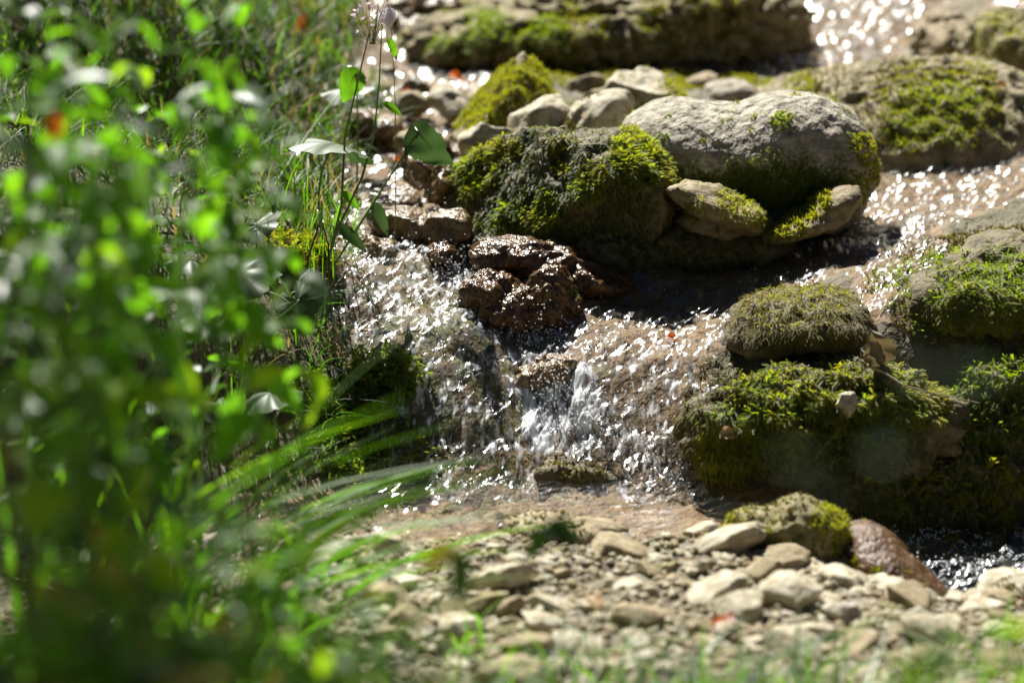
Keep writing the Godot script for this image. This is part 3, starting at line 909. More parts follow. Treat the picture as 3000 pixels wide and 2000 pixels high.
func build_gravel() -> void:
	var r := RandomNumberGenerator.new()
	r.seed = 77
	var shapes: Array[ArrayMesh] = []
	for k in 9:
		shapes.append(pebble_mesh(k, 3, 9))
	var sorts := [
		["cream_stone", "cream_stone", "chalky cream stone lying loose on the near shore", "loose cream stones of the near shore"],
		["tan_stone", "tan_stone", "tan stone lying loose on the near shore", "loose tan stones of the near shore"],
		["ochre_stone", "ochre_stone", "mossy ochre stone lying loose on the near shore", "loose ochre stones of the near shore"],
		["limestone", "grey_stone", "grey limestone lump lying loose on the near shore", "loose grey stones of the near shore"]]
	var put: Array[Vector3] = []
	var tries := 0
	while put.size() < 290 and tries < 9000:
		tries += 1
		var z := 0.46 + pow(r.randf(), 0.85) * 1.1
		var half := (CAM.z - z) * 0.205
		var x := r.randf_range(-0.72, 1.0) * half
		if z < 0.62 and x > 0.62 and x < 1.2:
			continue
		var s := r.randf_range(0.012, 0.024) if r.randf() < 0.5 else r.randf_range(0.024, 0.064)
		var free := true
		for p in put:
			if Vector2(p.x - x, p.z - z).length() < (p.y + s) * 0.82:
				free = false
				break
		if not free:
			continue
		put.append(Vector3(x, s, z))
		var kind: Array = sorts[[0, 0, 3, 1, 1, 2, 3, 0][r.randi() % 8]]
		var o := piece(kind[1], shapes[r.randi() % shapes.size()], mats[kind[0]])
		var flat := r.randf_range(0.3, 0.62)
		o.basis = turned(r) * Basis.from_scale(Vector3(s * r.randf_range(0.9, 1.5), s * flat, s))
		o.position = Vector3(x, ground(x, z) + s * flat * 0.45, z)
		tag(o, kind[2], "stone", kind[3])
	# stones in and beside the water higher up
	var wet := [[1180, 560, -1.0], [1120, 590, -1.0], [1010, 600, -0.95], [960, 560, -1.05], [1250, 600, -0.85], [1020, 300, -1.8], [1130, 220, -2.3], [1230, 250, -2.1], [1400, 250, -2.0], [1290, 370, -1.4], [1340, 380, -1.35], [1000, 410, -1.45], [1170, 430, -1.3], [1700, 230, -2.1], [1790, 260, -1.9], [1750, 290, -1.7], [2050, 250, -2.2], [1820, 300, -1.6]]
	for w in wet:
		var p := at(w[0], w[1], w[2])
		var o := piece("brook_stone", shapes[r.randi() % shapes.size()], mats["wet_tan_rock" if w[0] < 1350 else "tan_stone"])
		var s := r.randf_range(0.03, 0.055)
		o.basis = turned(r) * Basis.from_scale(Vector3(s * 1.3, s * 0.6, s))
		o.position = Vector3(p.x, ground(p.x, p.z) + s * 0.25, p.z)
		if w[0] < 1350:
			tag(o, "small wet brown stone lying in the brook", "stone", "wet stones in the brook")
		else:
			tag(o, "small dry tan stone among the rocks below the tufa shelf", "stone", "dry stones below the shelf")
	var bits: Array = []
	for k in 12000:
		var z := 0.45 + r.randf() * 1.2
		var x := r.randf_range(-1.0, 1.05) * (CAM.z - z) * 0.21
		if z < 0.62 and x > 0.62 and x < 1.2:
			continue
		var s := r.randf_range(0.002, 0.0105)
		bits.append(Transform3D(turned(r) * Basis.from_scale(Vector3(s * 1.3, s * 0.7, s)), Vector3(x, ground(x, z) + s * 0.3, z)))
	var n := bits.size()
	var g := many("gravel", pebble_mesh(20, 1, 6), mats.cream_stone, bits.slice(0, n / 2))
	tag(g, "fine cream gravel between the loose stones of the shore", "gravel", "", "stuff")
	g = many("gravel", pebble_mesh(21, 1, 6), mats.tan_stone, bits.slice(n / 2))
	tag(g, "fine tan grit between the loose stones of the shore", "gravel", "", "stuff")

# ---------------------------------------------------------------- moss
func sprig_mesh(pairs: int, wide: float, bend: float) -> ArrayMesh:
	var v := PackedVector3Array()
	var idx := PackedInt32Array()
	for k in pairs:
		var t := float(k) / pairs
		var y := t
		var z := -bend * t * t
		var w := wide * (0.45 + 1.1 * t) * (1.0 - t * 0.75)
		for s in [-1.0, 1.0]:
			var n := v.size()
			v.append(Vector3(0, y - 0.03, z))
			v.append(Vector3(s * w, y + 0.55 * w + 0.05, z + 0.10 * w))
			v.append(Vector3(0, y + 0.17, z - bend * 0.1))
			if s > 0.0:
				idx.append_array([n, n + 2, n + 1])
			else:
				idx.append_array([n, n + 1, n + 2])
	return sheet(v, idx)

func cushion_mesh() -> ArrayMesh:
	# a rosette of narrow upright leaves
	var v := PackedVector3Array()
	var idx := PackedInt32Array()
	for k in 9:
		var a := TAU * k / 9.0 + 0.4 * sin(k * 3.7)
		var o := Vector3(cos(a), 0, sin(a))
		var side := Vector3(-o.z, 0, o.x) * 0.16
		var n := v.size()
		var up := 0.75 + 0.25 * sin(k * 5.1)
		v.append(side)
		v.append(-side)
		v.append(o * 0.42 + Vector3.UP * up)
		idx.append_array([n, n + 1, n + 2])
	return sheet(v, idx)

var sprigs: Array[ArrayMesh] = []

func frame_on(y_axis: Vector3, n: Vector3) -> Basis:
	var y := y_axis.normalized()
	var x := y.cross(n)
	if x.length() < 0.01:
		x = y.cross(Vector3(0.3, 0.2, 0.9))
	x = x.normalized()
	return Basis(x, y, x.cross(y))

# patches: [picture x, picture y, radius px]; lean 0 stands off the rock, 1 hangs down
func moss_on(key: String, mat: String, patches: Array, per_m2: float, size: float, lean: float, shape := 0, label := "") -> void:
	var m: ArrayMesh = rocks[key].mesh
	var root: Node3D = rocks[key].root
	var arr := m.surface_get_arrays(0)
	var v: PackedVector3Array = arr[Mesh.ARRAY_VERTEX]
	var nor: PackedVector3Array = arr[Mesh.ARRAY_NORMAL]
	var idx: PackedInt32Array = arr[Mesh.ARRAY_INDEX]
	var r := RandomNumberGenerator.new()
	r.seed = hash(key + mat) % 100000 + int(size * 1e5)
	var out: Array = []
	for t in range(0, idx.size(), 3):
		var a := v[idx[t]]
		var b := v[idx[t + 1]]
		var c := v[idx[t + 2]]
		var mid := (a + b + c) / 3.0
		var n := (nor[idx[t]] + nor[idx[t + 1]] + nor[idx[t + 2]]).normalized()
		if n.y < -0.55:
			continue
		var s := seen(mid)
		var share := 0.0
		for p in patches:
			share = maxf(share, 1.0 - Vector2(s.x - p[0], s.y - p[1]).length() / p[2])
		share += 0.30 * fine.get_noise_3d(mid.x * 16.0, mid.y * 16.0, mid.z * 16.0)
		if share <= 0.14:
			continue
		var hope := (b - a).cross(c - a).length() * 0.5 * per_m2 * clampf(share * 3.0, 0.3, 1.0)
		var count := int(hope) + (1 if r.randf() < hope - int(hope) else 0)
		for k in count:
			var u := r.randf()
			var w := r.randf()
			if u + w > 1.0:
				u = 1.0 - u
				w = 1.0 - w
			var p := a + (b - a) * u + (c - a) * w
			var dir := n * (1.0 - 0.5 * lean) + Vector3(r.randfn() * 0.45, r.randfn() * 0.3 - lean * 0.75, r.randfn() * 0.45 + 0.15 * lean)
			var face := (Vector3.UP + n * 0.6 + Vector3(r.randfn(), r.randfn(), r.randfn()) * 0.35).normalized()
			out.append(Transform3D(frame_on(dir, face).scaled_local(Vector3.ONE * size * r.randf_range(0.6, 1.35) * clampf(0.45 + share * 1.3, 0.45, 1.0)), p - n * size * 0.08 - root.position))
	if out.size():
		var o := many("moss", sprigs[shape], mats[mat], out, root)
		if label:
			o.set_meta("label", label)

func ground_moss(called: String, label: String, mat: String, patches: Array, per_m2: float, size: float, lean: float, shape := 0, lift := 0.0) -> void:
	# patches: [picture x, picture y, depth, radius m]
	var r := RandomNumberGenerator.new()
	r.seed = hash(label) % 100000
	var out: Array = []
	for q in patches:
		var mid := at(q[0], q[1], q[2])
		var n := int(per_m2 * PI * q[3] * q[3])
		for k in n:
			var a := r.randf() * TAU
			var d := sqrt(r.randf())
			var x: float = mid.x + cos(a) * d * q[3] * 1.3
			var z: float = mid.z + sin(a) * d * q[3] * 0.8
			if d + 0.5 * fine.get_noise_2d(x * 20.0, z * 20.0) > 0.95:
				continue
			var nn := slope(x, z)
			var p := Vector3(x, ground(x, z) + lift * (1.0 - d * d), z)
			var dir := nn * (1.0 - 0.5 * lean) + Vector3(r.randfn() * 0.5, r.randfn() * 0.3 - lean * 0.6, r.randfn() * 0.5)
			var face := (Vector3.UP + nn * 0.6 + Vector3(r.randfn(), r.randfn(), r.randfn()) * 0.35).normalized()
			out.append(Transform3D(frame_on(dir, face).scaled_local(Vector3.ONE * size * r.randf_range(0.6, 1.35)), p))
	if out.size():
		tag(many(called, sprigs[shape], mats[mat], out), label, "moss", "", "stuff")

func build_moss() -> void:
	sprigs.append(sprig_mesh(7, 0.30, 0.5))
	sprigs.append(cushion_mesh())
	sprigs.append(sprig_mesh(9, 0.16, 0.7))
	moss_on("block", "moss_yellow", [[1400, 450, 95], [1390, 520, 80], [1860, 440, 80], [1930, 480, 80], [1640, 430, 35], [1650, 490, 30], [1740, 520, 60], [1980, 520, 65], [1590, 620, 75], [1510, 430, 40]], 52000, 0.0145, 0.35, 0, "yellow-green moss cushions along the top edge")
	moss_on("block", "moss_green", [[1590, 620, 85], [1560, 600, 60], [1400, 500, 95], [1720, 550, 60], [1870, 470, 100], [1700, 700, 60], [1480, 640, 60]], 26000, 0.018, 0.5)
	moss_on("block", "moss_wet", [[1600, 640, 420]], 24000, 0.0135, 0.8)  # dark moss over the whole front deepens its shade
	moss_on("whale", "moss_green", [[2150, 510, 75], [2260, 490, 75], [2350, 490, 65], [2290, 350, 40], [2080, 560, 80], [2180, 560, 110], [2300, 540, 100], [2420, 520, 70]], 34000, 0.0106, 0.4)
	moss_on("whale", "moss_yellow", [[2520, 430, 55], [2540, 500, 60], [2290, 355, 35], [2200, 520, 60]], 12000, 0.012, 0.3, 1)
	moss_on("whale", "moss_wet", [[2100, 600, 110], [2250, 600, 110], [2400, 610, 110]], 18000, 0.0119, 0.7)  # dark moss deepens the shade along the base
	moss_on("whale", "moss_green", [[2030, 545, 75], [2100, 545, 80], [2180, 545, 80], [2260, 540, 80], [2340, 535, 80], [2420, 540, 75], [2480, 560, 70]], 30000, 0.0175, 0.5)
	moss_on("ledge", "moss_yellow", [[2180, 600, 110], [2250, 620, 80], [2040, 610, 45]], 40000, 0.0106, 0.3)
	moss_on("wedge", "moss_yellow", [[2330, 620, 90], [2390, 590, 70], [2300, 660, 80]], 16000, 0.014, 0.3, 1)
	moss_on("under", "moss_wet", [[1900, 740, 450], [1650, 800, 260]], 24000, 0.0135, 0.8)  # dark moss deepens the shade in the hollow
	moss_on("pyramid", "moss_yellow", [[1480, 260, 110], [1420, 320, 110], [1570, 230, 90], [1630, 280, 70]], 30000, 0.012, 0.4, 1)
	moss_on("pyramid", "moss_olive", [[1500, 290, 150], [1440, 350, 100]], 15000, 0.016, 0.7, 2)
	moss_on("pale2", "moss_olive", [[1650, 390, 60], [1640, 360, 40]], 14000, 0.014, 0.4, 1)
	moss_on("pale3", "moss_yellow", [[1850, 310, 60], [1980, 250, 60]], 12000, 0.012, 0.3, 1)
	moss_on("shelf1", "moss_green", [[1600, 120, 95], [1630, 150, 70], [1430, 90, 80], [1380, 130, 60], [1290, 130, 40], [1320, 150, 50], [1470, 110, 60]], 28000, 0.0145, 0.3)
	moss_on("shelf1", "moss_olive", [[1700, 150, 160], [1900, 170, 160], [1450, 170, 120]], 6500, 0.018, 0.6, 2)
	moss_on("shelf1", "moss_yellow", [[1550, 170, 140], [1950, 70, 110], [1700, 90, 110]], 4500, 0.014, 0.3, 1)
	moss_on("shelf2", "moss_olive", [[2000, 140, 100], [2080, 40, 70], [1960, 190, 90]], 7000, 0.016, 0.6, 2)
	moss_on("shelf2", "moss_yellow", [[1970, 120, 90], [2100, 40, 130]], 5000, 0.014, 0.3, 1)
	moss_on("shelf3", "moss_green", [[1180, 150, 50], [1290, 110, 50], [1240, 140, 40]], 18000, 0.0119, 0.3)
	moss_on("mound", "moss_green", [[2700, 330, 120], [2800, 320, 110], [2640, 380, 70], [2780, 390, 70]], 18000, 0.0119, 0.3)
	moss_on("mound", "moss_yellow", [[2680, 320, 170], [2820, 300, 170], [2350, 250, 60]], 7000, 0.012, 0.3, 1)
	moss_on("mound", "moss_olive", [[2560, 340, 150], [2400, 270, 100], [2640, 240, 120]], 4500, 0.010, 0.3, 1)
	moss_on("mound2", "moss_yellow", [[2940, 120, 110], [2900, 190, 70]], 18000, 0.0106, 0.3)
	moss_on("brow", "moss_olive", [[2360, 920, 200], [2250, 940, 130], [2460, 920, 120]], 42000, 0.014, 0.75, 2, "olive moss fringe hanging over the brow")
	moss_on("brow", "moss_yellow", [[2370, 880, 160], [2270, 910, 100]], 20000, 0.013, 0.6, 2)
	moss_on("bank", "moss_green", [[2850, 900, 170], [2960, 860, 160], [2780, 870, 80]], 32000, 0.0132, 0.4)
	moss_on("bank", "moss_yellow", [[2830, 950, 140], [2950, 930, 120]], 24000, 0.0132, 0.5)
	moss_on("bank", "moss_olive", [[2700, 930, 90], [2780, 840, 110]], 12000, 0.013, 0.7, 2)
	moss_on("apron", "moss_yellow", [[2330, 1200, 160], [2500, 1160, 120], [2450, 1100, 80], [2700, 1180, 110], [2250, 1300, 120], [2120, 1330, 110], [2600, 1130, 80], [2180, 1130, 70]], 28000, 0.0158, 0.45)
	moss_on("apron", "moss_green", [[2250, 1220, 150], [2400, 1260, 130], [2600, 1200, 150], [2140, 1370, 90], [2130, 1250, 90]], 18000, 0.0172, 0.5)
	moss_on("apron", "moss_wet", [[2400, 1250, 400]], 24000, 0.0155, 0.7)  # dark moss between the tufts stands for shade
	moss_on("wall", "moss_yellow", [[2680, 1330, 60], [2720, 1290, 70], [2750, 1380, 40], [2800, 1290, 50], [2900, 1440, 40], [2940, 1500, 40], [2680, 1400, 40], [2700, 1440, 30], [2920, 1360, 40], [2800, 1450, 40], [2500, 1280, 80], [2820, 1560, 30], [2640, 1480, 35], [2560, 1400, 35], [2960, 1400, 40], [2600, 1340, 45]], 14000, 0.030, -0.15)
	moss_on("wall", "moss_wet", [[2750, 1420, 450]], 22000, 0.016, 0.7)  # dark moss deepens the shade of the wall
	moss_on("wall", "moss_green", [[2850, 1130, 170], [2970, 1100, 150], [2720, 1180, 120], [2900, 1230, 140]], 20000, 0.017, 0.3)
	moss_on("apron", "moss_olive", [[2040, 1200, 110], [2080, 1130, 90], [2000, 1290, 80]], 24000, 0.013, 0.6, 2)
	moss_on("near1", "moss_yellow", [[2440, 1520, 70], [2460, 1590, 60], [2230, 1590, 60], [2130, 1540, 60], [2300, 1620, 50]], 20000, 0.011, 0.2, 1)
	moss_on("near1", "moss_olive", [[2250, 1570, 220]], 7000, 0.010, 0.3, 1)
	moss_on("near2", "moss_olive", [[1600, 1540, 150]], 5000, 0.010, 0.3, 1)
	moss_on("near6", "moss_olive", [[2970, 1770, 90]], 14000, 0.012, 0.3, 1)
	moss_on("near5", "moss_yellow", [[2560, 1700, 50], [2500, 1660, 40]], 9000, 0.012, 0.3, 1)
	moss_on("wet3", "moss_green", [[1680, 850, 40], [1620, 900, 50]], 10000, 0.0092, 0.4)
	moss_on("wet8", "moss_olive", [[1700, 1350, 120]], 12000, 0.010, 0.4, 1)
	ground_moss("moss_cushion", "bright green moss cushion below the hanging dried seed head", "moss_green", [[1120, 1070, -0.18, 0.055], [1160, 1120, -0.15, 0.05], [1080, 1110, -0.15, 0.045]], 30000, 0.024, 0.2, 0, 0.03)
	ground_moss("moss_cushion", "yellow moss cushion at the feet of the reeds", "moss_yellow", [[860, 720, -0.45, 0.07], [910, 700, -0.48, 0.05], [830, 690, -0.5, 0.05]], 30000, 0.022, 0.2, 0, 0.03)
	ground_moss("moss_cushion", "broad green moss pad on the shaded foot of the cascade bank", "moss_green", [[1100, 1200, -0.08, 0.07], [1170, 1290, -0.03, 0.06], [1020, 1300, 0.0, 0.07], [1060, 1380, 0.04, 0.06], [960, 1150, -0.10, 0.06]], 22000, 0.018, 0.3, 0, 0.015)
	ground_moss("moss_cushion", "small yellow moss pad beside the shaded cascade foot", "moss_yellow", [[1060, 1260, -0.06, 0.03], [1040, 1230, -0.07, 0.03]], 24000, 0.02, 0.2)
	ground_moss("moss_cushion", "yellow moss on the ground below the brown curled leaf", "moss_yellow", [[900, 130, -2.3, 0.1], [850, 110, -2.3, 0.08], [960, 60, -2.7, 0.12]], 12000, 0.022, 0.2)
	ground_moss("moss_film", "short green moss on the rock sheet beside the right-hand water film".replace("right-hand ", "thin "), "moss_olive", [[2850, 720, -0.5, 0.16], [2960, 700, -0.55, 0.12], [2600, 850, -0.3, 0.05]], 9000, 0.010, 0.3, 1)
	ground_moss("moss_film", "yellow moss film on the slope above the scalloped block", "moss_yellow", [[1800, 220, -2.25, 0.2], [2000, 230, -2.25, 0.2], [2250, 250, -2.2, 0.12], [1700, 300, -1.8, 0.14]], 6000, 0.013, 0.3, 1)
	ground_moss("moss_carpet", "thick green moss carpet on the slope above the dark moss wall", "moss_green", [[2800, 840, -0.33, 0.14], [2950, 800, -0.4, 0.14], [2720, 900, -0.2, 0.07], [2900, 930, -0.17, 0.12]], 16000, 0.015, 0.3)
	ground_moss("hanging_moss", "wet olive moss strands trailing beside the moss brow", "moss_olive", [[2120, 1070, -0.14, 0.05], [2160, 1130, -0.09, 0.05], [2080, 1150, -0.09, 0.04], [2200, 1050, -0.16, 0.05]], 30000, 0.018, 0.9, 2)
	ground_moss("moss_film", "algae-green moss under the water of the broad cascade", "moss_yellow", [[1420, 930, -0.36, 0.07], [1200, 830, -0.48, 0.08], [1250, 1050, -0.24, 0.07], [1430, 1020, -0.28, 0.05], [1300, 900, -0.4, 0.06], [1480, 1180, -0.12, 0.06], [1420, 1120, -0.16, 0.05]], 16000, 0.008, 0.6, 2)
# ---------------------------------------------------------------- leaves, blades, stems
# A leaf grows from the origin along +y, faces +z.
func leaf_mesh(long: float, wide: float, fold: float, curl: float, teeth: float, widest := 0.4, wave := 0.0, heart := 0.0) -> ArrayMesh:
	var v := PackedVector3Array()
	var idx := PackedInt32Array()
	var n := 12
	for j in n + 1:
		var t := float(j) / n
		var prof := pow(sin(PI * pow(t, log(0.5) / log(widest))), 0.8)
		if j == n:
			prof = 0.0
		var w := wide * 0.5 * prof * (1.0 + teeth * (1.0 if j % 2 == 0 else -1.0))
		var a := curl * t
		var y: float = long * (sin(a) / curl if absf(curl) > 0.01 else t)
		var z: float = -long * ((1.0 - cos(a)) / curl if absf(curl) > 0.01 else 0.0)
		for k in 5:
			var s := (k - 2) / 2.0
			var up := absf(s) * w * fold + wave * wide * sin(t * 14.0 + s * 3.0) * absf(s) * 0.5
			v.append(Vector3(s * w, y - heart * long * s * s * (1.0 - t) * 0.6, z + up))
	for j in n:
		for k in 4:
			var q := j * 5 + k
			idx.append_array([q, q + 5, q + 1, q + 1, q + 5, q + 6])
	return sheet(v, idx)

# a rounded, wavy-edged leaf like coltsfoot: the stalk joins in a notch at the origin
func round_leaf_mesh(size: float, droop: float, sd: float) -> ArrayMesh:
	var v := PackedVector3Array([Vector3.ZERO])
	var idx := PackedInt32Array()
	var rings := 6
	var n := 36
	for r in rings:
		var q := (r + 1.0) / rings
		for k in n + 1:
			var a := lerpf(-PI * 0.90, PI * 0.90, float(k) / n)
			var edge := size * 0.5 * (1.0 + 0.10 * cos(a * 7.0 + sd) + 0.05 * cos(a * 19.0) + 0.18 * cos(a))
			var p := Vector3(sin(a), cos(a), 0) * edge * q
			var rib := 0.016 * size * q * cos(a * 7.0 + sd)
			p.z = rib - droop * size * q * q * (0.6 + 0.4 * cos(2.0 * a + sd)) + 0.02 * size * sin(a * 11.0 + sd) * q * q
			v.append(p)
	for k in n:
		idx.append_array([0, 1 + k, 2 + k])
	for r in rings - 1:
		for k in n:
			var a := 1 + r * (n + 1) + k
			var b := a + n + 1
			idx.append_array([a, b, a + 1, a + 1, b, b + 1])
	return sheet(v, idx)

func tube_mesh(path: Array, r0: float, r1: float, sides := 5) -> ArrayMesh:
	var v := PackedVector3Array()
	var idx := PackedInt32Array()
	var n := path.size()
	for i in n:
		var d: Vector3 = (path[mini(i + 1, n - 1)] - path[maxi(i - 1, 0)]).normalized()
		var b := frame_on(d, Vector3(0.31, 0.2, 0.93))
		var r := lerpf(r0, r1, float(i) / (n - 1))
		for k in sides:
			var a := TAU * k / sides
			v.append(path[i] + (b.x * cos(a) + b.z * sin(a)) * r)
	for i in n - 1:
		for k in sides:
			var a := i * sides + k
			var b := i * sides + (k + 1) % sides
			idx.append_array([a, b, a + sides, b, b + sides, a + sides])
	return sheet(v, idx)

func arc(a: Vector3, b: Vector3, sag: Vector3, n := 8) -> Array:
	var out := []
	for i in n + 1:
		var t := float(i) / n
		out.append(a.lerp(b, t) + sag * 4.0 * t * (1.0 - t))
	return out

func blade_mesh(path: Array, wide: float, face: Vector3, fold := 0.25) -> ArrayMesh:
	var v := PackedVector3Array()
	var idx := PackedInt32Array()
	var n := path.size()
	for i in n:
		var d: Vector3 = (path[mini(i + 1, n - 1)] - path[maxi(i - 1, 0)]).normalized()
		var x := d.cross(face).normalized()
		var t := float(i) / (n - 1)
		var w := wide * 0.5 * minf(1.0, (1.0 - t) * 2.2) * minf(1.0, 0.45 + t * 3.0) + 0.0001
		var lift := x.cross(d) * w * fold
		v.append_array([path[i] - x * w + lift, path[i], path[i] + x * w + lift])
	for i in n - 1:
		for k in 2:
			var a := i * 3 + k
			idx.append_array([a, a + 3, a + 1, a + 1, a + 3, a + 4])
	return sheet(v, idx)

var leaves := {}

func make_leaves() -> void:
	for k in 4:
		leaves["ovate%d" % k] = leaf_mesh(1.0, 0.46 + 0.06 * k, 0.25 + 0.1 * k, 0.3 + 0.35 * k, 0.10, 0.38)
		leaves["lance%d" % k] = leaf_mesh(1.0, 0.24 + 0.04 * k, 0.3, 0.2 + 0.3 * k, 0.05, 0.35)
		leaves["small%d" % k] = leaf_mesh(1.0, 0.62, 0.2, 0.3 + 0.2 * k, 0.0, 0.45)

func place_leaf(parent: Node3D, called: String, m: Mesh, mat: String, where: Vector3, dir: Vector3, face: Vector3, size: float) -> MeshInstance3D:
	var o := piece(called, m, mats[mat], parent)
	o.transform = Transform3D(frame_on(dir, face).scaled_local(Vector3.ONE * size), where - parent.position)
	return o

# an upright herb: a stem with crossed pairs of leaves, each leaf a part
func herb(called: String, label: String, group: String, root_at: Vector3, top: Vector3, r: RandomNumberGenerator, shape: String, pick: Array, size: float, pairs: int, first := 0.15, hang := 0.0) -> Node3D:
	var root := base(called, root_at)
	tag(root, label, "plant", group)
	var sag := Vector3(r.randfn() * 0.03, 0, r.randfn() * 0.03)
	var path := arc(root_at, top, sag, 10)
	var st := piece("stem", tube_mesh(path, 0.0022, 0.0011), mats["stalk" if r.randf() < 0.7 else "stalk_red"], root)
	st.position = -root_at
	var spin := r.randf() * TAU
	for k in pairs:
		var t := lerpf(first, 1.0, (k + r.randf() * 0.5) / pairs)
		var f := t * 10.0
		var i := mini(int(f), 9)
		var p: Vector3 = (path[i] as Vector3).lerp(path[i + 1], f - i)
		spin += PI * 0.5 + r.randfn() * 0.25
		for s in 2:
			if r.randf() < 0.08:
				continue
			var a := spin + PI * s
			var out := Vector3(cos(a), 0, sin(a))
			var dir := (out + Vector3.UP * (r.randf_range(-0.45, 0.75) - hang) + Vector3(r.randfn(), r.randfn(), r.randfn()) * 0.15).normalized()
			var face := (Vector3.UP + Vector3(0, 0, hang) - dir * dir.y + Vector3(r.randfn(), r.randfn() * 0.5, r.randfn()) * 0.3).normalized()
			var l := size * r.randf_range(0.65, 1.2) * (1.0 - 0.45 * t * t)
			place_leaf(root, "leaf", leaves["%s%d" % [shape, r.randi() % 4]], pick[r.randi() % pick.size()], p, dir, face, l)
	return root

func tuft(called: String, label: String, group: String, where: Vector3, r: RandomNumberGenerator, count: int, high: float, wide: float, lean: Vector3, pick: Array, spread := 0.03, loose := 0.5) -> Node3D:
	var root := base(called, where)
	tag(root, label, "grass", group)
	for k in count:
		var a := r.randf() * TAU
		var foot := Vector3(cos(a), 0, sin(a)) * spread * sqrt(r.randf())
		var h := high * r.randf_range(0.55, 1.15)
		var over := (lean + Vector3(r.randfn(), 0, r.randfn()) * loose) * h
		var path := []
		for i in 9:
			var t := i / 8.0
			path.append(foot + Vector3(0, h * (t - 0.38 * t * t * clampf(over.length() / h, 0.0, 1.4)), 0) + over * t * t)
		var side := over.cross(Vector3.UP)
		piece("blade", blade_mesh(path, wide * r.randf_range(0.7, 1.2), (Vector3.UP * 0.6 - over.normalized() + Vector3(r.randfn(), 0, r.randfn()) * 0.5).normalized() if side.length() > 0.001 else Vector3.BACK), mats[pick[r.randi() % pick.size()]], root)
	return root

func on_ground(px: float, py: float, z: float) -> Vector3:
	var p := at(px, py, z)
	return Vector3(p.x, ground(p.x, p.z), p.z)

